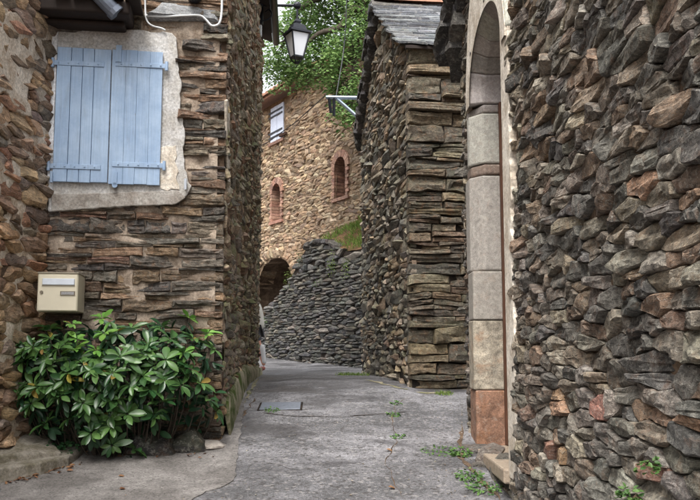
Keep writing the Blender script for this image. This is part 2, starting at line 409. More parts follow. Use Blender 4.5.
def voronoi(u0, u1, v0, v1, L, Hh, rng, drop=.0, slope=0.0, jit=.38, var=.35):
    """irregular courses of stones: power cells of jittered course seeds"""
    seeds = []; v = v0 - 2 * Hh
    while v < v1 + 2 * Hh:
        h = Hh * math.exp(rng.gauss(0, var)); u = u0 - 2 * L - rng.random() * L
        while u < u1 + 2 * L:
            l = L * math.exp(rng.gauss(0, var * 1.2)) * (h / Hh) ** .4
            if rng.random() >= drop:
                seeds.append((u + l / 2, v + h / 2 + rng.uniform(-jit, jit) * h + slope * u, h))
            u += l
        v += h
    S = np.array(seeds); asp = L / Hh * .8
    X = np.stack([S[:, 0] / asp, S[:, 1]], 1); wt = (S[:, 2] * .35) ** 2
    cells = []
    inside = (S[:, 0] > u0 - L * .3) & (S[:, 0] < u1 + L * .3) & (S[:, 1] > v0 - Hh * .3) & (S[:, 1] < v1 + Hh * .3)
    for i in np.nonzero(inside)[0]:
        d2 = ((X - X[i]) ** 2).sum(1); idx = np.argpartition(d2, 22)[:22]
        k = 4 * Hh; x, y = X[i]
        poly = [(x - k, y - k), (x + k, y - k), (x + k, y + k), (x - k, y + k)]
        for j in idx:
            if j == i: continue
            a, b = X[j] - X[i]
            c = (X[j] @ X[j] - X[i] @ X[i] - wt[j] + wt[i]) / 2
            poly = clip_half(poly, 2 * a / 2, 2 * b / 2, c)
            if len(poly) < 3: break
        if len(poly) < 3: continue
        poly = [(p[0] * asp, p[1]) for p in poly]
        for a, b, c in ((-1, 0, -u0), (1, 0, u1), (0, -1, -v0), (0, 1, v1)):
            poly = clip_half(poly, a, b, c)
            if len(poly) < 3: break
        if len(poly) >= 3 and area(poly) > .12 * L * Hh: cells.append(poly)
    return cells
def slabs(u0, u1, v0, v1, L, Hh, rng, wav=.25, Lf=None):
    """long flat slabs laid in wavering courses"""
    cells = []; ph = rng.random() * 50; v = v0
    def wv(u, k): return Hh * wav * noise.noise(Vector((u * 2.2, k * .9 + ph, 0))) * 2
    k = 0
    while v < v1:
        h = Hh * math.exp(rng.gauss(0, .38)); h = min(max(h, Hh * .45), Hh * 2.1)
        u = u0
        while u < u1 - .02:
            ll = Lf(u, v) if Lf else L
            l = ll * math.exp(rng.gauss(0, .45))
            e = u + l
            if u1 - e < ll * .3: e = u1
            s0 = rng.uniform(-.15, .15) * h; s1 = rng.uniform(-.15, .15) * h
            n = 3
            bot = [(u + (e - u) * t / n, v + wv(u + (e - u) * t / n, k)) for t in range(n + 1)]
            top = [(u + (e - u) * t / n, v + h + wv(u + (e - u) * t / n, k + 1)) for t in range(n, -1, -1)]
            if rng.random() < .18 and h > Hh * .9:            # split a thick place in two thin stones
                m = rng.uniform(.4, .6)
                midl = [(b[0], b[1] * (1 - m) + t[1] * m) for b, t in zip(bot, top[::-1])]
                cells.append(bot + midl[::-1]); cells.append(midl + top)
            else: cells.append(bot + top)
            u = e
        v += h; k += 1
    return cells
def resample(poly, n):
    m = len(poly); ls = [math.dist(poly[i], poly[(i + 1) % m]) for i in range(m)]; tot = sum(ls)
    keep = []
    for i in range(m):                         # corners stay, long edges get extra points
        keep.append(poly[i]); k = max(0, round(ls[i] / tot * n) - 1)
        for j in range(k):
            t = (j + 1) / (k + 1); keep.append((poly[i][0] + (poly[(i + 1) % m][0] - poly[i][0]) * t, poly[i][1] + (poly[(i + 1) % m][1] - poly[i][1]) * t))
    out = [keep[0]]
    for p in keep[1:]:
        if math.dist(p, out[-1]) > max(.004, tot / n * .12): out.append(p)
    return out
def stone_geo(F, poly, rng, d0, d1, back, gap, n=9, hi=False, rough=.06, wbase=0.0, flat=.6):
    """a broken stone: outline rings from its back to a tilted, uneven front"""
    if area(poly) < 0: poly = poly[::-1]
    p = resample(poly, n); n = len(p)
    cx, cz = centroid(p)
    su = max(q[0] for q in p) - min(q[0] for q in p); sz = max(q[1] for q in p) - min(q[1] for q in p)
    sm = min(su, sz); sd = rng.random() * 90
    d = rng.uniform(d0, d1); tu = rng.gauss(0, .2); tz = rng.gauss(-.04, .22)
    ku = max(.5, 1 - gap * 2 / max(su, .01)); kz = max(.5, 1 - gap * 2 / max(sz, .01))
    p = [(cx + (q[0] - cx) * ku + rng.gauss(0, rough) * sm * .5, cz + (q[1] - cz) * kz + rng.gauss(0, rough) * sm * .5) for q in p]
    if hi: rings = [(1.0, -back, 0), (1.0, .45 * d, .7), (.965, .85 * d, 1), (.86, 1.0 * d, 1), (.6, 1.0 * d, 1), (.28, 1.0 * d, 1)]
    else: rings = [(1.0, -back, 0), (1.0, .55 * d, .7), (flat, d, 1)]
    lay_h = rng.uniform(.011, .02); tb_ = rng.gauss(0, .15)
    chip = rng.uniform(0, 6.28); cs_ = rng.uniform(.0, .35)
    V = []; Fc = []
    fq = 1.3 / max(sm, .02)
    for ri, (k, w, tl) in enumerate(rings):
        for q in p:
            eu = (q[0] - cx); ez = (q[1] - cz)
            an = math.atan2(ez / max(sz, 1e-3), eu / max(su, 1e-3)); ch = max(0, math.cos(an - chip)) ** 2 * cs_ if 0 < ri < m_rings(hi) else 0
            ins = (1 - k) * sm * .55 + (ch * sm * .35 if ri > 1 else 0)
            fu = max(.12, 1 - ins / (max(su, 1e-3) * .5)); fz = max(.12, 1 - ins / (max(sz, 1e-3) * .5))
            u = cx + eu * fu; z = cz + ez * fz
            ww = w + tl * (tu * eu + tz * ez) * .6
            if ri:
                c3 = Vector((u * fq * .6, z * fq * 1.6, sd))
                ww += sm * rough * (1.5 * noise.noise(c3) + .9 * noise.noise(c3 * 2.7)) - (ch * d * .5 if ri < 3 else 0)
                if hi:                             # ledges along the bedding of the schist
                    ly = math.floor((z + tb_ * u) / lay_h + .8 * noise.noise(Vector((u * 9, z * 4, sd)))); ww += .0055 * noise.noise(Vector((ly * 7.31 + sd, sd, .5))) * min(1, sm / .05) * 1.4
                u += rng.gauss(0, rough) * sm * .22; z += rng.gauss(0, rough) * sm * .22
            V.append(F.P(u, z, wbase + ww))
    m = len(rings)
    for r in range(m - 1):
        for i in range(n):
            a, b = r * n + i, r * n + (i + 1) % n
            c, e = b + n, a + n
            if (i + r) % 2: Fc += [(a, b, c), (a, c, e)]
            else: Fc += [(a, b, e), (b, c, e)]
    c3 = Vector((cx * fq * .6, cz * fq * 1.6, sd))
    V.append(F.P(cx, cz, wbase + d + sm * rough * (1.5 * noise.noise(c3) + .9 * noise.noise(c3 * 2.7))))
    k = len(V) - 1; b = (m - 1) * n
    Fc += [(b + i, b + (i + 1) % n, k) for i in range(n)]
    return V, Fc
def m_rings(hi): return 5 if hi else 3
def px_size(F, poly, w=0.0):
    pp = [proj(F.P(u, z, w)) for u, z in poly]
    if any(q is None for q in pp): return 0, 0, 0
    xs = [min(max(q[0], 0), 700) for q in pp]; ys = [min(max(q[1], 0), 500) for q in pp]
    a = abs(area([(x, y) for x, y in zip(xs, ys)]))
    return a, max(xs) - min(xs), max(ys) - min(ys)
def lay(F, cells, wall, pal, mat, rng, d0=.02, d1=.06, back=.04, gap=.006, n=9, hi=False, rough=.06, cap=300, minpx=9, name='stone', stuff='rubble_fill', wfun=None, flat=.6, palf=None):
    """the stones that show largest become objects of their own, the rest one part"""
    order = sorted(range(len(cells)), key=lambda i: -px_size(F, cells[i])[0])
    single = set()
    for i in order[:cap]:
        a, wx, wy = px_size(F, cells[i])
        if a > minpx * minpx * .35 and max(wx, wy) >= minpx: single.add(i)
    rest = MB()
    for i, poly in enumerate(cells):
        c = centroid(poly)
        V, Fc = stone_geo(F, poly, rng, d0, d1, back, gap, n, hi, rough, wfun(*c) if wfun else 0.0, flat)
        col = pick(palf(*c) if palf else pal, rng)
        if i in single:
            mesh_obj(name, V, Fc, mat, wall, F.P(c[0], c[1], 0), cols=[col] * len(V))
        else: rest.add(V, Fc, col)
    if rest.v: rest.obj(stuff, mat, wall, kind='stuff')
    return len(single)
def mortar_sheet(F, u0, u1, z0, z1, step, amp, base, mat, parent, name='mortar', skip=None, sc=6.0):
    nu = max(1, round((u1 - u0) / step)); nz = max(1, round((z1 - z0) / step))
    V = []; Fc = []
    for j in range(nz + 1):
        for i in range(nu + 1):
            u = u0 + (u1 - u0) * i / nu; z = z0 + (z1 - z0) * j / nz
            w = base + amp * (noise.noise(Vector((u * sc, z * sc, 7.7))) + .5 * noise.noise(Vector((u * sc * 3, z * sc * 3, 1.3))))
            V.append(F.P(u, z, w))
    for j in range(nz):
        for i in range(nu):
            u = u0 + (u1 - u0) * (i + .5) / nu; z = z0 + (z1 - z0) * (j + .5) / nz
            if skip and skip(u, z): continue
            a = j * (nu + 1) + i; Fc.append((a, a + 1, a + nu + 2, a + nu + 1))
    return mesh_obj(name, V, Fc, mat, parent, smooth=True)
def block(parent, name, corners, z0, z1, mat):  # upright prism over ground corners (counter-clockwise)
    n = len(corners); m = MB()
    m.add([(x, y, z0) for x, y in corners] + [(x, y, z1) for x, y in corners],
          [tuple(range(n - 1, -1, -1)), tuple(range(n, 2 * n))] + [(i, (i + 1) % n, (i + 1) % n + n, i + n) for i in range(n)])
    return m.obj(name, mat, parent)
def inpoly(x, y, P):
    r = False; n = len(P)
    for i in range(n):
        x1, y1 = P[i]; x2, y2 = P[(i + 1) % n]
        if (y1 > y) != (y2 > y) and x < (x2 - x1) * (y - y1) / (y2 - y1) + x1: r = not r
    return r

# ------------------------------------------------------------------ the setting: ground and lane
def sheet(name, x0, x1, nx, y0, y1, ny, dz, mat, zf=ground, kind='structure'):
    V = [(x0 + (x1 - x0) * i / nx, y0 + (y1 - y0) * j / ny, 0) for j in range(ny + 1) for i in range(nx + 1)]
    V = [(x, y, zf(x, y) + dz) for x, y, _ in V]
    Fc = [(j * (nx + 1) + i, j * (nx + 1) + i + 1, (j + 1) * (nx + 1) + i + 1, (j + 1) * (nx + 1) + i) for j in range(ny) for i in range(nx)]
    return mesh_obj(name, V, Fc, mat, kind=kind, smooth=True)
sheet('ground', -300, 300, 60, -300, 300, 200, -.35, M['earth'], lambda x, y: prof(max(-30, min(60, y))))
sheet('road', -6, 6, 110, -3, 26, 360, 0, M['asphalt'])
# the cement patch at the near left
def patch():
    edge = [(0, 486), (30, 480), (75, 466), (120, 458), (185, 456), (226, 455), (240, 456), (247, 462), (244, 470), (236, 474), (234, 482), (222, 488), (205, 492), (195, 498), (188, 506), (176, 520), (150, 560), (0, 620)]
    pts = []
    for x, y in edge:
        Y = 5.0
        for _ in range(25):
            p = at_Y(x, y, Y); r = ray(x, y); Y = max(1.5, (ground(p.x, p.y) - EYE.z) / r.z * r.y)
        p = at_Y(x, y, Y); pts.append((p.x, p.y))
    return pts
PATCH = patch()
def patch_sheet():
    xs = [p[0] for p in PATCH]; ys = [p[1] for p in PATCH]
    x0, x1, y0, y1 = min(xs), max(xs), max(min(ys), 2.5), max(ys); st = .035
    bm = bmesh.new(); n = len(PATCH)
    dense = []
    for i in range(n):
        a, b = PATCH[i], PATCH[(i + 1) % n]; k = max(1, int(math.dist(a, b) / .04))
        for j in range(k):
            t = j / k; x = a[0] + (b[0] - a[0]) * t; y = a[1] + (b[1] - a[1]) * t
            dense.append((x + .02 * noise.noise(Vector((x * 9, y * 9, 1))), y + .02 * noise.noise(Vector((x * 9, y * 9, 4)))))
    vs = [bm.verts.new((x, y, 0)) for x, y in dense]
    bm.faces.new(vs)
    for ax, lo, hi in ((0, x0, x1), (1, y0, y1)):
        t = lo + st * 3
        while t < hi:
            co = (t, 0, 0) if ax == 0 else (0, t, 0); no = (1, 0, 0) if ax == 0 else (0, 1, 0)
            bmesh.ops.bisect_plane(bm, geom=bm.verts[:] + bm.edges[:] + bm.faces[:], plane_co=co, plane_no=no); t += st * 3
    for v in bm.verts: v.co.z = ground(v.co.x, v.co.y) + .006
    bmesh.ops.recalc_face_normals(bm, faces=bm.faces)
    if bm.faces and bm.faces[:][0].normal.z < 0: bmesh.ops.reverse_faces(bm, faces=bm.faces)
    be = [e for e in bm.edges if e.is_boundary]
    r = bmesh.ops.extrude_edge_only(bm, edges=be)
    for v in r['geom']:
        if isinstance(v, bmesh.types.BMVert): v.co.z -= .03
    me = bpy.data.meshes.new('pavement_patch'); bm.to_mesh(me); bm.free(); me.materials.append(M['patch'])
    o = bpy.data.objects.new('pavement_patch', me); COL.objects.link(o); o['kind'] = 'structure'
patch_sheet()

# ------------------------------------------------------------------ left house
A = (-.95, 6.3); B = (-1.35, 12.5)
FA = Frame(A, (1, .147)); FS = Frame(A, (B[0] - A[0], B[1] - A[1]))
WC = FA.P(FA.hit(47.5, 250)[0], 0)               # inner corner with the wing
house = thing('stone_house', 'brown schist stone house with blue shutters beside the lane', 'house', (A[0], A[1], prof(6.3)))
g0 = prof(6.2)
LW = FA.hit(47.5, 250)[0]
hwall = block(house, 'wall', [A, B, (-6, 12.5), (-6, FA.P(-5, 0).y), tuple(FA.P(-5, 0).xy)], g0 - .9, 6.3, M['joint_brown'])
rng = random.Random(3)
# facade slabs
def rp(F, pts): return [F.hit(x, y) for x, y in pts]
PLP = [(49, 30), (110, 31), (172, 35), (177, 40), (178, 62), (182, 88), (180, 104), (183, 122), (185, 134), (184, 150), (185, 166), (188, 178), (192, 188), (187, 197), (177, 203), (150, 206), (120, 208), (80, 211), (49, 213)]
PLU = rp(FA, PLP)
PLS = rp(FA, [(52, 36), (176, 42), (178, 198), (52, 202)])
cells = slabs(LW - .03, .012, g0 - .5, 4.55, .4, .058, rng, .3, lambda u, v: .40 if u > -.45 and v > 1.9 else .27)
cells = [c for c in cells if not inpoly(*centroid(c), PLS)]
uP = FA.hit(174, 120)[0]
def trim(c):
    if any(inpoly(p[0], p[1], PLS) for p in c) and min(p[1] for p in c) > PLS[3][1] - .02 and max(p[1] for p in c) < PLS[0][1] + .05: return clip_half(c, -1, 0, -uP)
    return c
cells = [c for c in map(trim, cells) if len(c) > 3 and abs(area(c)) > .0006]
lay(FA, cells, hwall, 'facade', M['facade'], rng, .014, .042, .05, .003, 15, True, .09, cap=300, flat=.72)
mortar_sheet(FA, LW - .02, -.05, g0 - .3, 4.5, .022, .024, .017, M['mortar2'], hwall, 'mortar', lambda u, z: inpoly(u, z, PLS), 4.0)
# side wall rubble
cells = voronoi(.0, 6.2, g0 - .3, 6.25, .24, .058, rng, .03, 0, .32, .38)
gz = lambda u: prof(FS.P(u, 0).y)
cells = [c for c in cells if centroid(c)[1] > gz(centroid(c)[0]) - .1]
lay(FS, cells, hwall, 'side', M['side'], rng, .008, .034, .04, .005, 8, False, .07, cap=140, minpx=9)
mortar_sheet(FS, .03, 6.2, g0 - .3, 6.25, .06, .02, .004, M['joint_brown'], hwall, 'mortar')
# render round the window, its grey lower band and the whitewashed edge
def ragged(F, poly, w0, w1, name, mat, parent, amp=.012):
    out = []
    n = len(poly)
    for i in range(n):
        a, b = poly[i], poly[(i + 1) % n]; k = max(1, int(math.dist(a, b) / .03))
        for j in range(k):
            t = j / k; u = a[0] + (b[0] - a[0]) * t; z = a[1] + (b[1] - a[1]) * t
            out.append((u + amp * noise.noise(Vector((u * 22, z * 22, 2))), z + amp * noise.noise(Vector((u * 22, z * 22, 8)))))
    o = prism(F, out, w0, w1).obj(name, mat, parent); bevel(o, .006, 2); return o
ragged(FA, PLU, .0, .056, 'render', M['render'], house, .014)
ragged(FA, rp(FA, [(53, 196), (120, 194), (178, 192), (186, 199), (176, 206), (120, 208), (80, 211), (53, 213)]), .045, .066, 'sill_band', M['render_grey'], house, .006)
ragged(FA, rp(FA, [(52, 31), (60, 32), (56, 120), (54.5, 196), (49, 198), (49, 100)]), .045, .07, 'whitewash_edge', M['white'], house, .003)
ragged(FA, rp(FA, [(160, 150), (176, 146), (178, 190), (162, 192), (158, 175)]), .045, .064, 'whitewash_patch', M['limew'], house, .03)
ragged(FS, rp(FS, [(224.2, 100), (227, 98), (228, 203), (225.5, 206)]), .0, .02, 'render_strip', M['limew'], house, .01)
# shutters
def shutter(x0, x1, yl0, yl1, side):
    u0, zt = FA.hit(x0, yl0, .09); u1, _ = FA.hit(x1, yl0, .09); _, zb = FA.hit(x0, yl1, .09)
    sh = MB(); sh.fbox(FA, u0 + .006, u1 - .006, zb + .004, zt - .004, .056, .07)
    s = sh.obj('shutter', M['blue'], house, FA.P((u0 + u1) / 2, zb, .06))
    n = 4; ws = [1, .8, .8, 1.2] if side < 0 else [1.1, .9, 1, 1]; tot = sum(ws); u = u0
    for w in ws:
        e = u + (u1 - u0) * w / tot
        b = MB(); gp_ = .0014 if side < 0 else .0005; b.fbox(FA, u + gp_, e - gp_, zb + R.uniform(-.003, .003), zt + R.uniform(-.004, .002), .066, .088 + R.uniform(-.002, .002))
        bevel(b.obj('plank', M['blue'], s, FA.P((u + e) / 2, zb, .08)), .0035 if side < 0 else .0015, 2); u = e
    for y in (64, 167) if side < 0 else (65, 165):
        z = FA.hit((x0 + x1) / 2, y, .09)[1]
        m = MB()
        if side < 0: a, e = u0 - .03, u1 - .05
        else: a, e = u0 + .025, u1 + .03
        m.fbox(FA, a, e, z - .018, z + .018, .088, .095)
        hx = a if side < 0 else e
        m.tube([FA.P(hx, z - .035, .09), FA.P(hx, z + .035, .09)], .013, 8)
        for k in range(5):
            uu = a + (e - a) * (k + .6) / 5.2
            m.tube([FA.P(uu, z, .094), FA.P(uu, z, .101)], .007, 6)
        bevel(m.obj('hinge_strap', M['blue'], s, FA.P(a, z, .09)), .002)
    return s, u0, u1, zb, zt
s1 = shutter(57.5, 111.8, 46.5, 181.5, -1)
s2 = shutter(112.5, 163, 49.5, 183.5, 1)
m = MB(); ub, zt = FA.hit(119, 46, .1); _, z2 = FA.hit(119, 62, .1); m.fbox(FA, ub - .02, ub + .02, z2, zt + .005, .088, .102)
m.obj('latch', M['blue'], s2[0])
m = MB(); ub, zt = FA.hit(115, 172, .1); _, z2 = FA.hit(115, 185, .1); m.fbox(FA, ub - .014, ub + .014, z2, zt, .088, .1); m.tube([FA.P(ub, z2, .085), FA.P(ub, z2, .1)], .02, 10)
m.obj('latch', M['blue'], s2[0])
for x, y in ((186, 188), (54, 181)):
    u, z = FA.hit(x, y); m = MB(); m.tube([FA.P(u, z + .02, .03), FA.P(u, z + .02, .1)], .012, 8); m.tube([FA.P(u, z + .05, .1), FA.P(u, z - .03, .1)], .011, 8)
    m.obj('shutter_stop', M['alu'] if x > 100 else M['blue'], house)
# plinth along the lane
m = MB(); k = 130; prev = None; V = []; Fc = []
for i in range(k + 1):
    u = .1 + 6.1 * i / k; gy = prof(FS.P(u, 0).y) - .1; tz = gy + .1 + .24 - .025 * u + .05 * noise.noise(Vector((u * 2.2, 0, 0))) + .02 * noise.noise(Vector((u * 9, 0, 0)))
    V += [FS.P(u, gy, .085), FS.P(u, gy + .2, .07 + .01 * noise.noise(Vector((u * 5, 2, 0)))), FS.P(u, tz, .05 + .012 * noise.noise(Vector((u * 4, 0, 5)))), FS.P(u, tz + .03, .0)]
for i in range(k):
    for j in range(3):
        a = i * 4 + j; Fc.append((a, a + 4, a + 5, a + 1))
Fc.append((0, 1, 2, 3))
mesh_obj('plinth', V, Fc, M['plinth'], house, smooth=True)
# eaves of terracotta over the lane
roof = MB()
ev = [FS.P(u, z, w) for u, z, w in ((-.6, 6.36, .16), (6.35, 6.36, .16), (6.35, 7.9, -4.2), (-.6, 7.9, -4.2))]
roof.hexa([p - Vector((0, 0, .06)) for p in ev] + ev)
rf = roof.obj('roof', M['darkwood'], house)
for i in range(36):
    u = -.5 + i * .19
    m = MB(); pts = []
    for t in range(2):
        w = .24 - t * .5; z = 6.40 + t * .18
        pts.append([FS.P(u + .1 * math.cos(a), z + .085 * math.sin(a), w) for a in np.linspace(0, math.pi, 7)])
    q = pts[0] + pts[1] + [p - Vector((0, 0, .016)) for p in pts[0]] + [p - Vector((0, 0, .016)) for p in pts[1]]
    f = [(i2, i2 + 7, i2 + 8, i2 + 1) for i2 in range(6)] + [(14 + i2, 15 + i2, 22 + i2, 21 + i2) for i2 in range(6)] + [(i2, i2 + 1, i2 + 15, i2 + 14) for i2 in range(6)]
    m.add(q, f); m.obj('roof_tile', M['terracotta'], rf, FS.P(u, 6.36, .3), smooth=True)
m = MB(); m.tube([FS.P(u, 6.30, .22) for u in (-.6, 2, 4, 6.35)], .055, 10); m.obj('gutter', M['iron'], house, smooth=True)
# grey slate lintel high on the facade
u0, z0 = FA.hit(146, 21); u1, z1 = FA.hit(219, 8)
lay(FA, [[(u0, z0), (u0 + .1, z0 - .005), (u1, z0 + .01), (u1, z1), (u1 - .2, z1 + .01), (u0 + .12, z1 - .01)]], house, 'slate', M['slate'], rng, .07, .075, .03, .0, 14, False, .04, name='lintel')
# dark timber eave over the window corner
m = MB(); u0, z0 = FA.hit(38, 22, .25); u1, _ = FA.hit(131, 22, .25)
m.fbox(FA, LW - .1, u1, z0 + .06, z0 + .16, .0, .34); m.fbox(FA, LW - .1, u1 - .05, z0 + .02, z0 + .06, .05, .2)
bevel(m.obj('eave_beam', M['darkwood'], house), .02, 3)
for i in range(5):
    uu = LW + .05 + i * .12
    m = MB(); m.fbox(FA, uu, uu + .105, z0 + .162, z0 + .19, -.02, .42); bevel(m.obj('eave_board', M['darkwood'], house), .004)
# pipe, cables
m = MB(); m.tube(smooth_path([at_Y(78, -34, 5.75), at_Y(96, -8, 5.78), at_Y(116, 13, 5.85)]), .055, 14); m.tube([at_Y(113, 10, 5.84), at_Y(117, 14, 5.85)], .062, 14)
tag(m.obj('drain_pipe', M['zinc'], None, at_Y(110, 8, 5.85), smooth=False), 'grey zinc drain pipe end slanting down above the blue shutters', 'pipe')
m = MB(); m.tube(smooth_path([FA.P(*FA.hit(x, y), .12) for x, y in ((60, 26), (80, 27), (100, 27), (118, 31), (128, 27), (132, 15), (131, 0), (131, -20))]), .016, 8)
tag(m.obj('cable', M['cable_b'], None, FA.P(*FA.hit(118, 31), .12), smooth=True), 'thick black cable bending upwards above the blue shutters', 'cable')
m = MB(); m.tube(smooth_path([FA.P(*FA.hit(x, y), .075) for x, y in ((146, -15), (146, 4), (147, 22), (152, 29), (162, 32), (166, 34))]), .007, 6)
tag(m.obj('cable', M['cable_w'], None, FA.P(*FA.hit(147, 22), .075), smooth=True), 'thin white cable coming down at the left end of the grey slate lintel', 'cable')
m = MB(); m.tube(smooth_path([FA.P(*FA.hit(x, y), .085) for x, y in ((147, 20), (165, 21), (185, 20), (200, 20), (206, 24), (212, 30), (219, 28), (221.5, 18), (222, 0), (222, -20))]), .009, 6)
tag(m.obj('cable', M['cable_w'], None, FA.P(*FA.hit(212, 30), .085), smooth=True), 'white cable looping under the slate lintel to the house corner', 'cable')
m = MB(); c0 = FA.P(*FA.hit(195, -1), .03); m.tube([c0, c0 + FA.n * .12], .055, 16)
tag(m.obj('vent_pipe', M['cable_b'], None, c0), 'short round black pipe stub at the top of the facade', 'pipe')

# ------------------------------------------------------------------ left wing
WO = (WC.x + .1 * -1.0, WC.y)
FW = Frame((WC.x - .6, WC.y - 6.0), (.6, 6.0))
n_w = FW.n
wing = thing('stone_wing', 'tan rubble house wing with lime mortar at the left edge', 'house', (WC.x - .3, WC.y - 2, prof(4.5)))
e0 = FW.P(0, 0); e1 = FW.P(6.02, 0)
wwall = block(wing, 'wall', [tuple(e1.xy), (e1.x - 4, e1.y + .0), (e0.x - 4, e0.y), tuple(e0.xy)], -.8, 6.3, M['joint_brown'])
rng = random.Random(8)
cells = voronoi(3.6, 6.03, .2, 4.7, .2, .062, rng, .03)
lay(FW, cells, wwall, 'wing', M['wing'], rng, .01, .032, .04, .004, 12, False, .05, cap=300, minpx=9)
def wz(u, z): return inpoly(u, z, [])
mortar_sheet(FW, 2.0, 6.02, .1, 4.75, .025, .016, .003, M['mortar'], wwall, 'mortar', None, 5.0)
mm = ragged(FW, rp(FW, [(-20, 18), (10, 12), (30, 18), (33, 45), (30, 75), (24, 95), (30, 118), (14, 112), (4, 92), (-12, 96), (-30, 60)]), -.02, .024, 'render_patch', M['mortar'], wing, .03)

# ------------------------------------------------------------------ right house with the arched door
X0 = .915
FR = Frame((X0, 0), (0, -1))                   # u = -Y
rhouse = thing('stone_house', 'dark grey rubble stone house with the arched doorway on the right', 'house', (X0, 5, prof(5)))
YF, YN, YE = 6.18, 4.97, 6.80                  # far jamb, near jamb, far end of the wall
SILL = FR.P(0, 0).z
zs = at_Y(490, 446, 6.1).z                     # threshold height
ym = (YF + YN) / 2; hw = (YF - YN) / 2
zspr = at_Y(500, 78, ym).z; zap = at_Y(493, 22, ym).z
def arch_pts(off=0.0, n=14, push=1.12):
    """pointed arch intrados from the far springing over to the near one (Y, z)"""
    out = []
    rr = (hw + off); ris = (zap - zspr) + off
    for i in range(n + 1):
        a = math.pi * i / n
        c = math.cos(a); s = math.sin(a)
        out.append((ym + rr * c, zspr + ris * (s ** .86)))
    return out
def roofz(Y): return 1.59 + 2.48 + max(0, (6.8 - Y)) * 1.05 + (.0 if Y < 6.9 else 0)
prof_pts = [(-2.5, -2.0), (-2.5, 9.0)]
pp = [(2.5, -2.0), (2.5, 6.4)]
outline = [(-YE, -.5), (-YE, roofz(YE)), (-(YE - 2.6), roofz(YE - 2.6)), (2.5, roofz(YE - 2.6)), (2.5, -2.0), (-YN + .2, -2.0)]
ap = [(y, z) for y, z in arch_pts(.2)]
outline += [(-YN + .2, zs - .1)] + [(-y, z) for y, z in ap[::-1]] + [(-YF - .2, zs - .1), (-YF - .2, -.5)]
rwall = prism(FR, outline, -.6, -.06).obj('wall', M['joint_dark'], rhouse)
block(rhouse, 'back_wall', [(X0 + .6, -2.5), (X0 + 5, -2.5), (X0 + 5, YE), (X0 + .6, YE)], -.5, 5.6, M['joint_dark'])
rng = random.Random(21)
archo = [(-y, z) for y, z in arch_pts(.13)]
def in_door(u, z):
    y = -u
    if z < zspr: return YN - .045 < y < YF + .2 and z > zs - .02
    return inpoly(u, z, archo + [(-YF - .2, zspr), (-YF - .2, zspr - .1), (-YN, zspr - .1)])
cells = voronoi(-YE, .2, -1.6, 5.0, .175, .048, rng, .03, 0.0, .26, .4)
kept = []
archc = [(-y, z) for y, z in arch_pts(.1)] + [(-YN + .02, zs), (-YF - .02, zs)]
for c in cells:
    cu, cz = centroid(c)
    if in_door(cu, cz) or any(inpoly(p[0], p[1], archc) for p in c): continue
    if cz > roofz(-cu) - .03: continue
    if zs < cz < zspr + .1:
        if cu > -YN - .2: c = clip_half(c, -1, 0, YN - .03)
        else: c = clip_half(c, 1, 0, -YF - .1)
    if len(c) < 3 or area(c) < .001: continue
    if cz < prof(-cu) - .25: continue
    kept.append(c)
OCH = [FR.hit(*q) for q in ((648, 418), (610, 418), (690, 416), (560, 445), (660, 475), (694, 190), (640, 190), (655, 300), (560, 400))]
def rpal(u, z): return 'ochre' if any(abs(u - a) < .1 and abs(z - b) < .045 for a, b in OCH) else 'right'
batter = lambda u, z: max(0.0, .09 * (1.15 - (z - prof(-u)))) - .0 if z - prof(-u) < 1.15 else 0.0
lay(FR, kept, rwall, 'right', M['right'], rng, .018, .04, .06, .0015, 16, True, .055, cap=300, minpx=9, wfun=lambda u, z: -.035 + batter(u, z) * min(1, max(0, (YN - .1 + u) * 1.5)), palf=rpal)
mortar_sheet(FR, -YN + .22, .2, -1.2, 5.0, .05, .012, -.036, M['joint_brown'], rwall, 'joint_fill')
# dressed stones of the far jamb
rng = random.Random(5)
ys = [446, 390, 320, 271, 175, 164, 113]
xs_out = X0 - .015
for i in range(len(ys) - 1):
    za = at_Y(490, ys[i], YF - .0).z; zb = at_Y(490, ys[i + 1], YF).z
    m = MB()
    dx = rng.uniform(-.01, .01); ch = 0.0 if i < 3 else .085
    pr = rng.uniform(0, .012); g = .0025
    x_in = X0 + .42; yb = YF + .22 + rng.uniform(-.03, .08)
    x_o = xs_out + dx
    c = [(x_o + ch, YF - pr), (x_in, YF - pr), (x_in, yb), (x_o, yb), (x_o, YF - pr + ch * 1.2 + .012)]
    c = c if ch else [(x_o + .012, YF - pr), (x_in, YF - pr), (x_in, yb), (x_o, yb), (x_o, YF - pr + .012)]
    n = len(c)
    m.add([(x, y, za + g) for x, y in c] + [(x, y, zb - g) for x, y in c], [tuple(range(n - 1, -1, -1)), tuple(range(n, 2 * n))] + [(k, (k + 1) % n, (k + 1) % n + n, k + n) for k in range(n)])
    o = m.obj('jamb_stone', M['dress_rust' if i < 2 else 'dress'], rhouse, (X0, YF, za))
    col = pick('dress', rng, .05)
    if i == 0: col = (*lin((136, 104, 86)), .31); o['label'] = 'rust red bottom jamb stone'
    if i == 1: col = (*lin((156, 147, 132)), .6)
    if i == 4: col = (*lin((122, 106, 96)), .2)
    at = o.data.attributes.new('scol', 'FLOAT_COLOR', 'POINT'); at.data.foreach_set('color', np.array([col] * len(o.data.vertices), dtype=np.float32).ravel())
    bevel(o, .014, 2)
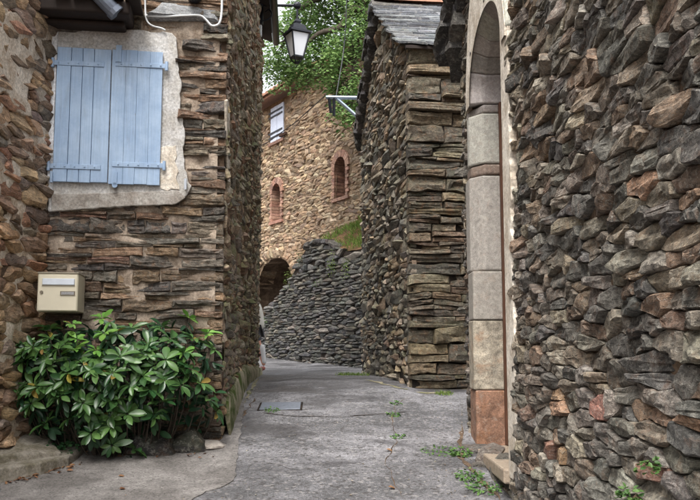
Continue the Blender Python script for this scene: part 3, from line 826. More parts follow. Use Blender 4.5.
# voussoirs
z113 = at_Y(490, 113, YF).z
va = arch_pts(0, 60)
def vous(a0, a1, i):
    pts = [p for k, p in enumerate(va) if a0 <= k <= a1]
    V = []; n = len(pts)
    for y, z in pts:
        dy, dz = (y - ym) / hw, max(.15, (z - zspr) / (zap - zspr)); r = math.hypot(dy, dz); dy /= r; dz /= r
        g = .0; ch = .08
        V += [(X0 + ch, y, z), (X0 + .42, y, z), (X0 + .42, y + dy * .24, z + dz * .24), (xs_out, y + dy * .24, z + dz * .24), (xs_out, y + dy * ch * 1.1, z + dz * ch * 1.1)]
    F_ = [tuple((0, 4, 3, 2, 1)), tuple(range((n - 1) * 5, n * 5))]
    for k in range(n - 1):
        for j in range(5):
            a = k * 5 + j; b = k * 5 + (j + 1) % 5; F_.append((a, b, b + 5, a + 5))
    o = mesh_obj('arch_stone', V, F_, M['dress'], rhouse, V[0], cols=[tuple(v * 1.2 for v in pick('dress', rng, .08)[:3]) + (rng.random(),)] * len(V)); bevel(o, .016, 2)
cuts = [0, 9, 15, 21, 30, 38, 46, 53, 60]
for i in range(len(cuts) - 1): vous(cuts[i], cuts[i + 1], i)
m = MB(); xs_ = X0 - .015
if z113 < zspr - .03:
    m.hexa([Vector(p) for p in ((X0 + .08, YF, z113 + .005), (X0 + .42, YF, z113 + .005), (X0 + .42, YF + .24, z113 + .005), (xs_, YF + .24, z113 + .005), (X0 + .08, YF, zspr - .005), (X0 + .42, YF, zspr - .005), (X0 + .42, YF + .24, zspr - .005), (xs_, YF + .24, zspr - .005))])
    o = m.obj('jamb_stone', M['dress'], rhouse); at = o.data.attributes.new('scol', 'FLOAT_COLOR', 'POINT'); at.data.foreach_set('color', np.array([pick('dress', rng)] * 8, dtype=np.float32).ravel()); bevel(o, .012, 2)
# lime wash band round the opening on the street face
def ring_band():
    outer = []; inner = []
    for k, (y, z) in enumerate(arch_pts(.06, 40)): inner.append((-y, z))
    for k, (y, z) in enumerate(arch_pts(.20, 40)):
        t = k / 40; ex = .05 * noise.noise(Vector((y * 6, z * 6, 0)))
        outer.append((-y - (ex if t > .5 else .02), z + .5 * (math.sin(math.pi * t) ** 2) + ex))
    return inner, outer
inn, out_ = ring_band()
V = [FR.P(u, z, .016) for u, z in inn] + [FR.P(u, z, .02) for u, z in out_] + [FR.P(u, z, -.03) for u, z in out_]
k = len(inn)
Fc = [(i, i + k, i + k + 1, i + 1) for i in range(k - 1)] + [(i + k, i + 2 * k, i + 2 * k + 1, i + k + 1) for i in range(k - 1)]
o = mesh_obj('lime_band', V, Fc, M['limew'], rhouse)
npts = [(-YN + .0, zs - .05)]
z = zs - .05
while z < zspr + .1:
    npts.append((-YN + .23 + .06 * noise.noise(Vector((z * 5, 3, 0))) + .03 * noise.noise(Vector((z * 17, 3, 0))), z)); z += .04
npts += [(-YN, zspr + .1)]
o = prism(FR, npts, -.35, .008).obj('near_jamb', M['limew'], rhouse); bevel(o, .008, 2)
# threshold and door
m = MB(); m.box((X0 + .18, ym, zs - .045), .44, YF - YN + .02, .085); o = m.obj('threshold', M['dress'], rhouse); bevel(o, .012, 2)
at = o.data.attributes.new('scol', 'FLOAT_COLOR', 'POINT'); at.data.foreach_set('color', np.array([(*lin((150, 136, 120)), .5)] * 8, dtype=np.float32).ravel())
door = MB(); 
dp = [(-YN - .02, zs), ] + [(-y, z) for y, z in arch_pts(-.02)[::-1]] + [(-YF + .02, zs)]
d_o = prism(FR, dp, -.30, -.27).obj('door', M['door'], rhouse)
fr = MB()
fr.fbox(FR, -YF - .03, -YF + .055, zs, zspr, -.25, -.19); fr.fbox(FR, -YN - .06, -YN + .02, zs, zspr, -.25, -.19)
bevel(fr.obj('door_frame', M['door'], rhouse), .006)
for i in range(7):
    a = -YF + .06 + i * (.88 / 7); yc = -(a + .06)
    zt = zspr + (zap - zspr) * max(.0, 1 - ((yc - ym) / hw) ** 2) ** .43 - .03
    b = MB(); b.fbox(FR, a + .002, a + .124, zs + .005, zt, -.27, -.245); bevel(b.obj('plank', M['door'], d_o, FR.P(a, zs, -.25)), .005)
# far strip of rubble beyond the jamb is part of kept stones; roof verge of dark slabs over the far end
rng = random.Random(15)
rr = MB()
a0 = YE - 2.6
for sgn in (0,):
    P4 = [(X0 - .06, YE + .12, roofz(YE) + .02 - .24), (X0 + 5, YE + .12, roofz(YE) + .02 - .24), (X0 + 5, a0, roofz(a0) + .02), (X0 - .06, a0, roofz(a0) + .02)]
    rr.hexa([Vector(p) + Vector((0, 0, .22)) for p in P4] + [Vector(p) + Vector((0, 0, .30)) for p in P4])
rro = rr.obj('roof', M['darkwood'], rhouse)
i = 0; Y = YE + .22
while Y > a0:
    l = rng.uniform(.16, .26)
    for layer in range(3):
        F2 = Frame((X0, Y), (0, -1)); z = roofz(min(Y, YE)) - .06 + layer * .085 + rng.uniform(-.02, .02) + (0 if Y < YE else -.12)
        out = .05 + .06 * layer + rng.uniform(-.03, .03)
        Fz = Frame((X0 - out, Y - l * .7), (1, 0))
        poly = [(0, z), (.5, z - .02), (.5, z + .08), (0, z + .07)]
        V, Fc2 = stone_geo(Frame((X0 - out, Y), (0, -1)), [(-.03, z), (l * 1.2, z + l * .6), (l * 1.2, z + .09 + l * .6), (-.03, z + .09)], rng, .0, .03, .42, .0, 9, False, .08)
        mesh_obj('verge_slab', V, Fc2, M['slate'], rro, (X0 - out, Y, z), cols=[pick('darkslate', rng)] * len(V))
    Y -= l
# footing stones at the door step
rng = random.Random(4)
for x, y, Y, s in ((472, 458, 6.0, .16), (489, 462, 5.75, .17), (503, 470, 5.45, .15), (480, 470, 5.7, .1)):
    p = at_Y(x, y, Y); Fz = Frame((p.x, p.y), (1, -.25))
    V, Fc2 = stone_geo(Fz, [(-s * .5, -s * .6), (s * .55, -s * .5), (s * .5, s * .4), (s * .1, s * .55), (-s * .5, s * .4)], rng, .06, .1, .2, 0, 11, True, .08)
    V = [v + Vector((0, 0, p.z)) for v in V]
    mesh_obj('footing_stone', V, Fc2, M['right'], rhouse, p, cols=[pick('right', rng)] * len(V))
def flint(x, y, Y, s):                          # the squared red and ochre stones low in the wall come from the wall itself
    pass

# ------------------------------------------------------------------ central house (gable to the lane)
C = (.60, 8.3); D = (.17, 12.04)
FG = Frame(D, (C[0] - D[0], C[1] - D[1])); LG = math.dist(C, D)
FF = Frame(C, (-(C[1] - D[1]), C[0] - D[0])) if False else Frame(C, (3.74, .43))
ZE = 1.59 + 3.065; ZR = 1.59 + 4.25
ghouse = thing('stone_house', 'narrow slate roofed stone house with its gable on the lane', 'house', (C[0], C[1], prof(8.3)))
gl = [(0, 0.6), (LG, 0.6), (LG, ZE), (LG / 2, ZR), (0, ZE)]
gwall = prism(FG, gl, -4.5, 0).obj('wall', M['joint_dark'], ghouse)
rng = random.Random(31)
cells = voronoi(0, LG + .02, .9, ZR, .27, .056, rng, .03, 0, .3, .38)
def gtop(u): return ZE + (ZR - ZE) * (1 - abs(u - LG / 2) / (LG / 2))
cells = [c for c in cells if centroid(c)[1] < gtop(centroid(c)[0]) - .04]
lay(FG, cells, gwall, 'gable', M['gable'], rng, .008, .028, .05, .004, 10, False, .065, cap=300, minpx=9)
cells = slabs(-.035, 1.5, .95, ZE - .02, .38, .088, rng, .3)
lay(FF, cells, gwall, 'front', M['front'], rng, .015, .075, .06, .004, 13, True, .07, cap=200, minpx=9)
# roof: slate slabs on the near slope, verge slabs down the far slope
rf = MB()
def slope_pt(u, w, dz): return FG.P(u, gtop(u) + dz, w)
for u0, u1 in ((LG + .12, LG / 2), (-.1, LG / 2)):
    rf.hexa([slope_pt(u0, .06, .0), slope_pt(u1, .06, .0), slope_pt(u1, -4.6, .0), slope_pt(u0, -4.6, .0), slope_pt(u0, .06, .03), slope_pt(u1, .06, .03), slope_pt(u1, -4.6, .03), slope_pt(u0, -4.6, .03)])
rfo = rf.obj('roof', M['darkwood'], ghouse)
rng = random.Random(9)
def slate(u, w0, w1, ln, th, dz, par, pal='slate', mat='slate', sgn=1):
    """one slab lying on the slope; u is its lower edge, w0..w1 across"""
    V = []; 
    du = -sgn * ln
    a = (u, u + du)
    base = [(u + rng.uniform(-.02, .02), w0), (u + rng.uniform(-.03, .03), (w0 + w1) / 2), (u + rng.uniform(-.02, .02), w1), (u + du, w1), (u + du, w0)]
    lo = []; hi = []
    for q, (uu, w) in enumerate(base):
        zz = gtop(uu) + dz * (1 if q < 3 else .2)
        lo.append(FG.P(uu, zz, w)); hi.append(FG.P(uu, zz + th * (1 + rng.uniform(-.3, .3)), w))
    n = 5; V = lo + hi
    Fc = [tuple(range(n)), tuple(range(2 * n - 1, n - 1, -1))] + [(k, k + n, (k + 1) % n + n, (k + 1) % n) for k in range(n)]
    o = mesh_obj('roof_slate', V, Fc, M[mat], par, V[0], cols=[pick(pal, rng, .2)] * len(V)); return o
u = LG + .16; row = 0
while u > LG / 2 - .02:
    w = .14 + rng.uniform(-.03, .03)
    while w > -1.9:
        l = rng.uniform(.2, .45); slate(u + rng.uniform(-.02, .02), w - l, w, .24, .022, .05, rfo); w -= l + .004
    u -= .105; row += 1
u = -.14
while u < LG / 2:
    for w0, w1, th in ((-.5, .12 + rng.uniform(-.05, .05), .035),): slate(u, w0, w1, .2, .05, .05, rfo, 'darkslate', 'slate', -1)
    V, Fc2 = stone_geo(FG, [(u, gtop(u) - .10), (u + .16, gtop(u + .16) - .10), (u + .17, gtop(u + .17) + .04), (u, gtop(u) + .04)], rng, .08, .14, .05, .004, 9, False, .1)
    mesh_obj('verge_slab', V, Fc2, M['slate'], rfo, FG.P(u, gtop(u), .1), cols=[pick('darkslate', rng)] * len(V))
    u += .155
# ridge tiles, pinkish
for i in range(6):
    m = MB(); c = FG.P(LG / 2, ZR + .05, .1 - i * .34); ax = (FG.n, FG.d, Vector((0, 0, 1)))
    pts = []
    for w in (0, -.36):
        pts += [c + FG.n * w + FG.d * (.11 * math.cos(a)) + Vector((0, 0, .08 * math.sin(a))) for a in np.linspace(0, math.pi, 7)]
    m.add(pts, [(k, k + 1, k + 8, k + 7) for k in range(6)] + [tuple(range(6, -1, -1)), tuple(range(7, 14))]); m.obj('ridge_tile', M['terracotta'], rfo, c)

# ------------------------------------------------------------------ far house
FB = Frame((.2 - .58 * 9, 17 + 9), (.58, -1))
UB0 = FB.hit(240, 200)[0]; UB1 = FB.hit(372, 200)[0]
fhouse = thing('stone_house', 'warm tan stone house with brick slit windows at the end of the lane', 'house', (FB.P(FB.hit(310, 300)[0], 0).x, FB.P(FB.hit(310, 300)[0], 0).y, 1.5))
ARCH = rp(FB, [(256, 345), (256, 300), (259, 278), (264, 266), (272, 259), (280, 257.5), (287, 261), (291.5, 269), (292, 285), (288, 345)])
OW1 = rp(FB, [(336.5, 199), (347, 195), (347, 163), (345, 158), (341, 157), (337.5, 160), (336, 166)])
OW2 = rp(FB, [(273, 222), (281.5, 219), (281.5, 188), (279.5, 184), (276.5, 184), (273.5, 188)])
OSH = rp(FB, [(271.5, 145.5), (284, 140), (284, 101), (271.5, 107)])
holes = [ARCH, OW1, OW2, OSH]
zev = FB.hit(264, 112)[1]
zev2 = FB.hit(340, 62)[1]; zev = (zev + zev2) / 2
def inhole(u, z, pad=0): return any(inpoly(u, z, h) for h in holes)
fwall = mortar_sheet(FB, UB0, UB1 + 1.5, 1.0, zev, .03, .012, 0, M['mortar_far'], fhouse, 'wall', inhole)
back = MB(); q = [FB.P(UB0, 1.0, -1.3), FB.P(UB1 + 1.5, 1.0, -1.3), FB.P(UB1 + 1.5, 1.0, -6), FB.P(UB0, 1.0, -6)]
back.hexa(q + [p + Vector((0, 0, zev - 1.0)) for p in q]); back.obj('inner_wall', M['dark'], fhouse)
rng = random.Random(77)
cells = voronoi(UB0, UB1 + 1.5, 1.4, zev, .24, .07, rng, .03, 0, .4, .36)
PADS = []
for h in (OW1, OW2):
    cu, cz = centroid(h); us = [p[0] for p in h]; zz = [p[1] for p in h]
    PADS.append((min(us) - .08, max(us) + .08, min(zz) - .08, max(zz) + .14))
PADS.append((min(p[0] for p in OSH) - .05, max(p[0] for p in OSH) + .1, min(p[1] for p in OSH) - .03, max(p[1] for p in OSH) + .05))
def keep(c):
    u, z = centroid(c)
    if inpoly(u, z, ARCH): return False
    if any(a < u < b and c_ < z < d for a, b, c_, d in PADS): return False
    return not any(inhole(*p) for p in c)
cells = [c for c in cells if keep(c)]
lay(FB, cells, fwall, 'far', M['far'], rng, .008, .028, .04, .004, 8, False, .07, cap=260, minpx=8)
# brick surrounds, each brick real
for h, nm in ((OW1, 1), (OW2, 2)):
    us = [p[0] for p in h]; zz = [p[1] for p in h]; a, b, zb, zt = min(us), max(us), min(zz), max(zz)
    r = (b - a) / 2; sp = zt - r
    win = MB(); win.fbox(FB, a - .02, b + .02, zb - .02, zt + .02, -.34, -.30)
    wo_ = win.obj('window', M['darkwood'], fhouse, FB.P((a + b) / 2, zb, -.3))
    pane = MB(); pane.fbox(FB, a + (b - a) * .62, a + (b - a) * .78, zb, sp, -.298, -.28); pane.obj('frame', M['galv'], wo_)
    z = zb
    while z < sp - .01:
        for side in (0, 1):
            w = .13 if int((z - zb) / .075) % 2 else .085
            m = MB()
            u0, u1 = (a - w, a) if side == 0 else (b, b + w)
            m.fbox(FB, u0, u1, z + .004, z + .071, -.30, .045 + rng.uniform(-.006, .006))
            o = m.obj('brick', M['brick'], wo_, FB.P(u0, z, 0)); at = o.data.attributes.new('scol', 'FLOAT_COLOR', 'POINT'); at.data.foreach_set('color', np.array([pick('brick', rng)] * 8, dtype=np.float32).ravel())
        z += .075
    for k in range(7):
        a0_, a1_ = math.pi * k / 7 + .02, math.pi * (k + 1) / 7 - .02; c = ((a + b) / 2, sp)
        p = [(c[0] + r * math.cos(a0_), c[1] + r * math.sin(a0_)), (c[0] + (r + .15) * math.cos(a0_), c[1] + (r + .15) * math.sin(a0_)), (c[0] + (r + .15) * math.cos(a1_), c[1] + (r + .15) * math.sin(a1_)), (c[0] + r * math.cos(a1_), c[1] + r * math.sin(a1_))]
        o = prism(FB, p, -.30, .05).obj('brick', M['brick'], wo_, FB.P(*p[0], 0)); at = o.data.attributes.new('scol', 'FLOAT_COLOR', 'POINT'); at.data.foreach_set('color', np.array([pick('brick', rng)] * 8, dtype=np.float32).ravel())
    m = MB(); m.fbox(FB, a - .12, b + .13, zb - .07, zb - .004, -.3, .06); o = m.obj('sill', M['brick'], wo_); at = o.data.attributes.new('scol', 'FLOAT_COLOR', 'POINT'); at.data.foreach_set('color', np.array([pick('brick', rng)] * 8, dtype=np.float32).ravel())
# shutter with iron straps
us = [p[0] for p in OSH]; a, b = min(us), max(us); zb = min(p[1] for p in OSH) + .06; zt = max(p[1] for p in OSH) - .06
m = MB(); m.fbox(FB, a, b, zb, zt, -.03, -.01); fs = m.obj('shutter', M['far_blue'], fhouse, FB.P(a, zb, 0))
for k in range(4):
    m = MB(); m.fbox(FB, a + (b - a) * k / 4 + .003, a + (b - a) * (k + 1) / 4 - .003, zb, zt, -.01, .02 + .006 * (k % 2)); m.obj('plank', M['far_blue'], fs, FB.P(a, zb, 0))
for t in (.14, .27, .73, .86):
    m = MB(); z = zb + (zt - zb) * t; m.fbox(FB, a - .08, a + (b - a) * .95, z - .02, z + .02, .028, .04); m.obj('hinge_strap', M['iron'], fs, FB.P(a, z, 0))
m = MB(); z = zb + .05; m.fbox(FB, b - .1, b + .26, z - .03, z + .03, .04, .09); m.obj('iron_bar', M['rust_iron'], fhouse)
m = MB(); m.fbox(FB, a - .06, b + .06, zb - .08, zb - .005, -.1, .06); o = m.obj('sill', M['brick'], fhouse); at = o.data.attributes.new('scol', 'FLOAT_COLOR', 'POINT'); at.data.foreach_set('color', np.array([pick('brick', rng)] * 8, dtype=np.float32).ravel())
# arched passage: voussoirs, vault and end wall
ac = rp(FB, [(277, 283)])[0]
apx = [(253, 300), (256, 280), (261, 267), (268, 260), (277, 257.5), (286, 260), (291, 268), (292.5, 280), (292, 296)]
au = rp(FB, apx)
dn = smooth_path([Vector((u, z, 0)) for u, z in au], 3)
for k in range(len(dn) - 1):
    p, q = dn[k], dn[k + 1]; c = Vector((ac[0], ac[1], 0))
    po = p + (p - c).normalized() * .24; qo = q + (q - c).normalized() * (.24 + rng.uniform(-.04, .05))
    V, Fc2 = stone_geo(FB, [(p.x, p.y), (q.x, q.y), (qo.x, qo.y), (po.x, po.y)], rng, .03, .06, .5, .004, 8, False, .05)
    mesh_obj('arch_stone', V, Fc2, M['far'], fhouse, FB.P(p.x, p.y, 0), cols=[pick('far', rng)] * len(V))
V = []; Fc = []
full = [Vector((au[0][0], 1.0, 0))] + dn + [Vector((dn[-1].x, 1.0, 0))]
for p in full: V += [FB.P(p.x, p.y, .0), FB.P(p.x, p.y, -.5), FB.P(p.x, p.y, -1.29)]
for k in range(len(full) - 1):
    for j in range(2): Fc.append((k * 3 + j, k * 3 + j + 1, k * 3 + j + 4, k * 3 + j + 3))
mesh_obj('passage_vault', V, Fc, M['joint_brown'], fhouse)
# roof with tile edge
m = MB(); e = [FB.P(UB0, zev, .35), FB.P(UB1 + 1.5, zev, .35), FB.P(UB1 + 1.5, zev + 1.6, -4), FB.P(UB0, zev + 1.6, -4)]
m.hexa(e + [p + Vector((0, 0, .05)) for p in e]); fro = m.obj('roof', M['terracotta'], fhouse)
nt_ = int((UB1 + 1.5 - UB0) / .22)
for i in range(nt_):
    u = UB0 + .11 + i * .22; pts = []
    for w, dz in ((.42, 0), (-.1, .19)):
        pts += [FB.P(u + .105 * math.cos(a), zev + .06 + dz + .08 * math.sin(a), w) for a in np.linspace(0, math.pi, 7)]
    mesh_obj('roof_tile', pts, [(k, k + 1, k + 8, k + 7) for k in range(6)] + [tuple(range(6, -1, -1))], M['terracotta'], fro, pts[0])

# ------------------------------------------------------------------ retaining wall and bank
LT = at_Y(262, 357, 19.0)
FT = Frame((LT.x - 1.0, LT.y + 1.9), (.463, -.886))
rw = thing('retaining_wall', 'dark dry stone retaining wall with grass growing on top', 'wall', (LT.x, LT.y, LT.z))
TOPPX = [(240, 345), (252, 338), (258, 328), (266, 312), (275, 300), (286, 286), (294, 272), (300, 259), (307, 248), (316, 243), (330, 243), (338, 250), (350, 252), (362, 250), (376, 250), (400, 250)]
TOP = [FT.hit(x, y) for x, y in TOPPX]
tu = [p[0] for p in TOP]; tz = [p[1] for p in TOP]
def ttop(u): return float(np.interp(u, tu, tz))
UR = FT.hit(376, 300)[0]
ol = [(tu[0], .8)] + [(UR, .8), (UR, ttop(UR))] + [p for p in TOP[::-1] if p[0] < UR]
twall = prism(FT, ol, -.5, 0).obj('wall', M['joint_dark'], rw)
rng = random.Random(50)
cells = voronoi(tu[0], UR, 1.1, 4.2, .25, .055, rng, .03, 0, .32, .38)
cells = [c for c in cells if centroid(c)[1] < ttop(centroid(c)[0]) - .01 and centroid(c)[1] > prof(FT.P(centroid(c)[0], 0).y) - .1]
lay(FT, cells, twall, 'retain', M['retain'], rng, .015, .07, .05, .006, 8, False, .07, cap=300, minpx=8)
# coping slabs
for k in range(5):
    u = FT.hit(306 + k * 6.2, 246)[0]; z = ttop(u)
    V, Fc2 = stone_geo(FT, [(u, z - .02), (u + .25, ttop(u + .25) - .02), (u + .25, ttop(u + .25) + .08), (u, z + .08)], rng, .08, .12, .35, 0, 9, False, .06)
    mesh_obj('coping_stone', V, Fc2, M['retain'], twall, FT.P(u, z, 0), cols=[pick('darkslate', rng)] * len(V))
# bank between the wall and the far house
V = []; Fc = []; nb = 40
def bank(u, t):
    p = FT.P(u, 0, -.05 - t * .95); z = ttop(u) + .03 + t * (.55 if u > FT.hit(312, 245)[0] else .12) + .05 * noise.noise(Vector((u * 3, t * 3, 0)))
    p.z = z; return p
for i in range(nb + 1):
    u = tu[2] + (UR - tu[2]) * i / nb
    for t in (0, .33, .66, 1): V.append(bank(u, t))
for i in range(nb):
    for j in range(3): a = i * 4 + j; Fc.append((a, a + 4, a + 5, a + 1))
o = mesh_obj('bank', V, Fc, M['earth'], kind='structure', smooth=True)

# ------------------------------------------------------------------ vegetation helpers
def blade_mesh(mb, p, d, L, w, rng, bend=.5):
    d = Vector(d).normalized(); s = d.cross(Vector((0, 0, 1)));
    if s.length < .01: s = Vector((1, 0, 0))
    a = rng.uniform(0, 6.28); s = (Matrix.Rotation(a, 3, d) @ s.normalized()); dr = Vector((rng.gauss(0, 1), rng.gauss(0, 1), -.4)) * bend * L * .4
    m = p + d * L * .55; t = p + d * L + dr
    mb.add([p - s * w, p + s * w, m - s * w * .8 + dr * .25, m + s * w * .8 + dr * .25, t], [(0, 1, 3, 2), (2, 3, 4)])
def lrand(o, per, rng):
    n = len(o.data.vertices); at = o.data.attributes.new('lrand', 'FLOAT', 'POINT')
    v = np.repeat([rng.random() for _ in range(n // per + 1)], per)[:n]; at.data.foreach_set('value', v.astype(np.float32))
def leaf_quad(mb, p, n, t, L, w, curl=.12):
    n = n.normalized(); t = (t - n * t.dot(n)); t = t.normalized() if t.length > 1e-4 else Vector((1, 0, 0)); s = n.cross(t)
    mb.add([p, p + t * L * .35 + s * w + n * curl * w, p + t * L * .75 + s * w * .75 - n * curl * L * .2, p + t * L - n * curl * L, p + t * L * .75 - s * w * .75 - n * curl * L * .2, p + t * L * .35 - s * w + n * curl * w, p + t * L * .5 - n * curl * w],
           [(0, 1, 6), (1, 2, 6), (2, 3, 6), (3, 4, 6), (4, 5, 6), (5, 0, 6)])
# grass on the bank
rng = random.Random(61); mb = MB()
ua, ub_ = FT.hit(316, 250)[0], UR
for i in range(2600):
    u = rng.uniform(ua, ub_); t = rng.random() ** .8
    if noise.noise(Vector((u * 2.5, t * 2, 4))) < -.25: continue
    p = bank(u, t); blade_mesh(mb, p - Vector((0, 0, .01)), (rng.gauss(0, .35) + FT.n.x * .3, rng.gauss(0, .35) + FT.n.y * .3, 1), rng.uniform(.06, .17), .006, rng)
o = mb.obj('bank_grass', M['grass'], kind='stuff', loc=(LT.x, LT.y, LT.z)); lrand(o, 5, rng); o['label'] = 'short green grass growing on the bank above the retaining wall'; o['category'] = 'grass'

def weed(px, py, Y, r, h, n, label, mat='weed', on=None, group='weeds in the lane', broad=True, seed=1, lsz=.75):
    rng = random.Random(seed * 7 + int(px)); p0 = at_Y(px, py, Y)
    if on is None: p0.z = ground(p0.x, p0.y)
    mb = MB(); per = 7 if broad else 5
    for i in range(n):
        a = rng.uniform(0, 6.28); q = r * math.sqrt(rng.random()); b = p0 + Vector((math.cos(a) * q, math.sin(a) * q * (1 if on is None else .3), 0))
        if on is None: b.z = ground(b.x, b.y)
        else: b.z += rng.uniform(-.5, .5) * h
        if broad:
            nn = Vector((rng.gauss(0, .5), rng.gauss(0, .5) - .3, 1)); tt = Vector((math.cos(a), math.sin(a), .3))
            leaf_quad(mb, b + Vector((0, 0, rng.uniform(0, h))), nn, tt, rng.uniform(.018, .04) * lsz, rng.uniform(.007, .014) * lsz)
        else: blade_mesh(mb, b, (rng.gauss(0, .4), rng.gauss(0, .4), 1), h * rng.uniform(.5, 1.2), .003, rng)
    o = mb.obj('weed', M[mat], None, p0); lrand(o, per, rng); tag(o, label, 'weed', group); return o
def gY(px, py):
    Y = 6.0
    for _ in range(40):
        p = at_Y(px, py, Y); r = ray(px, py); Y = .5 * Y + .5 * max(1.5, min(20, (ground(p.x, p.y) - EYE.z) / r.z * r.y)) if r.z < 0 else Y
    return Y
for i, (px, py, r, h, n, lb, br) in enumerate([
    (484, 490, .10, .03, 110, 'leafy green weed nearest the camera at the foot of the right wall', True),
    (470, 478, .08, .04, 110, 'small leafy weed on the ground below the door step stones', True),
    (461, 455, .07, .035, 120, 'green weed tuft beside the reddish jamb stone of the door', True),
    (438, 451, .12, .012, 60, 'flat green weed patch in the lane left of the arched door', True),
    (398, 437, .05, .012, 44, 'tiny green weed in the pavement crack, nearest of the crack weeds', True),
    (394, 415, .05, .012, 40, 'tiny green weed in the middle of the pavement crack', True),
    (397, 404, .045, .012, 30, 'tiny green weed at the far end of the pavement crack', True),
    (444, 394, .09, .035, 130, 'grass tuft at the foot of the slab stone corner', False),
    (415, 375, .02, .09, 40, 'small green plant at the base of the gable wall corner', True),
    (352, 375, .22, .05, 240, 'patch of grass beside the gable wall at the far end', False),
    (266, 355, .3, .06, 220, 'grass strip at the foot of the retaining wall behind the house corner', False),
    (213, 430, .04, .05, 60, 'little weed at the mossy corner of the shuttered house', True),
    (272, 411, .05, .02, 50, 'small weed at the near edge of the grey drain cover', True)]):
    weed(px, py, gY(px, py), r, h, n, lb, seed=i + 1, broad=br, mat='weed' if br else 'grass')
# plants on the retaining wall
for i, (px, py, r, h, n, mt, lb) in enumerate([
    (291, 285, .10, .25, 120, 'grass', 'yellow green plant hanging on the sloping edge of the retaining wall'),
    (303, 262, .10, .18, 90, 'weed', 'green plant just below the coping of the retaining wall'),
    (336, 272, .12, .30, 170, 'grass', 'tall yellow green tuft hanging under the grass of the retaining wall'),
    (350, 275, .10, .24, 130, 'grass', 'shorter yellow green tuft on the retaining wall next to the gable house'),
    (268, 325, .09, .12, 70, 'weed', 'small green fern low at the left end of the retaining wall'),
    (320, 286, .12, .1, 70, 'weed', 'small green plant in the middle of the retaining wall')]):
    u, z = FT.hit(px, py); p = FT.P(u, z, .06); q = proj(p)
    weed(q[0], q[1], p.y, r, h, n, lb, mat=mt, on=True, group='plants on the retaining wall', seed=30 + i)
# plants at the base of the near right wall
for i, (px, py, n, lb) in enumerate([(672, 499, 70, 'green leafy plant rooted in the right wall at the bottom edge'), (693, 470, 40, 'small green sprig behind the flat grey stone at the right edge')]):
    u, z = FR.hit(px, py); p = FR.P(u, z, .12); q = proj(p)
    weed(q[0], q[1], p.y, .03, .025, n, lb, on=True, group='plants in the right wall', seed=60 + i, lsz=.55)

# ------------------------------------------------------------------ tree behind the gable house
rng = random.Random(90)
tb = Vector((1.7, 14.6, prof(14.6)))
tree = thing('tree', 'leafy green tree overhanging the lane behind the hanging lantern', 'tree', tb)
top = Vector((1.25, 14.7, 6.2))
m = MB(); m.tube(smooth_path([tb - Vector((0, 0, .2)), Vector((1.65, 14.6, 3.0)), Vector((1.5, 14.65, 4.8)), top]), [.22] * 6 + [.19] * 5 + [.15] * 5, 10); m.obj('trunk', M['bark'], tree, tb, smooth=True)
CROWN = [(262, 66), (264, 46), (275, 34), (292, 22), (298, 4), (296, -60), (380, -60), (372, 5), (366, 35), (360, 70), (357, 98), (350, 122), (343, 128), (335, 108), (328, 78), (314, 80), (300, 88), (288, 96), (276, 90), (264, 80)]
clumps = []
while len(clumps) < 104:
    x = rng.uniform(255, 372); y = rng.uniform(-60, 125)
    if inpoly(x, y, CROWN): clumps.append((at_Y(x, y, rng.uniform(13.9, 16.2)), rng.uniform(.2, .42)))
for x, y in ((338, 92), (345, 100), (352, 92), (342, 112), (349, 118), (356, 104), (334, 84), (355, 82), (346, 88), (352, 110)): clumps.append((at_Y(x, y, rng.uniform(13.8, 14.4)), rng.uniform(.16, .26)))
for i in range(60):                               # the rest of the crown, above and behind the roofs
    a = rng.uniform(0, 6.28); clumps.append((Vector((1.3 + 2.0 * math.cos(a) * rng.random() ** .4, 15.3 + 1.7 * math.sin(a) * rng.random() ** .4, rng.uniform(6.7, 9.4))), rng.uniform(.3, .6)))
limbs = [[(top), at_Y(362, 10, 14.4), at_Y(340, 28, 14.3), at_Y(318, 34, 14.3), at_Y(300, 52, 14.4)],
         [top, at_Y(366, 30, 14.6), at_Y(350, 56, 14.5), at_Y(335, 70, 14.5), at_Y(310, 70, 14.6)],
         [top, at_Y(352, -20, 14.9), at_Y(325, -5, 14.7), at_Y(300, 10, 14.6), at_Y(285, 40, 14.6)],
         [top, at_Y(362, 48, 14.2), at_Y(354, 75, 14.1), at_Y(346, 105, 14.1)],
         [top, Vector((1.3, 15.2, 7.6)), Vector((1.5, 15.6, 9.0))], [top, Vector((2.4, 15.6, 7.4)), Vector((3.0, 15.9, 8.3))]]
for lb in limbs:
    pts = smooth_path(lb, 4); m = MB(); n = len(pts)
    m.tube(pts, [.085 * (1 - i / n) + .016 for i in range(n)], 7); m.obj('limb', M['bark'], tree, lb[0], smooth=True)
tw = MB(); allp = [p for lb in limbs for p in smooth_path(lb, 4)[3:]]
cr = MB()
for c, r in clumps:
    near = min(allp, key=lambda q: (q - c).length); mid = (near + c) / 2 + Vector((rng.gauss(0, .1), rng.gauss(0, .1), rng.uniform(.0, .15)))
    tw.tube([near, mid, c], [.014, .01, .005], 5, False)
    for k in range(int(230 * (r / .35) ** 1.6)):
        d = Vector((rng.gauss(0, 1), rng.gauss(0, 1), rng.gauss(0, .75))); d = d.normalized() * r * rng.random() ** .45
        p = c + d
        q = proj(p)
        leaf_quad(cr, p, Vector((rng.gauss(0, .5), rng.gauss(0, .5) - .3, 1)), Vector((rng.gauss(0, 1), rng.gauss(0, 1), -.5)), rng.uniform(.05, .085), rng.uniform(.016, .027))
tw.obj('twig_mass', M['bark'], tree, tb, kind='stuff')
o = cr.obj('crown', M['treeleaf'], tree, tb, kind='stuff'); lrand(o, 7, rng)

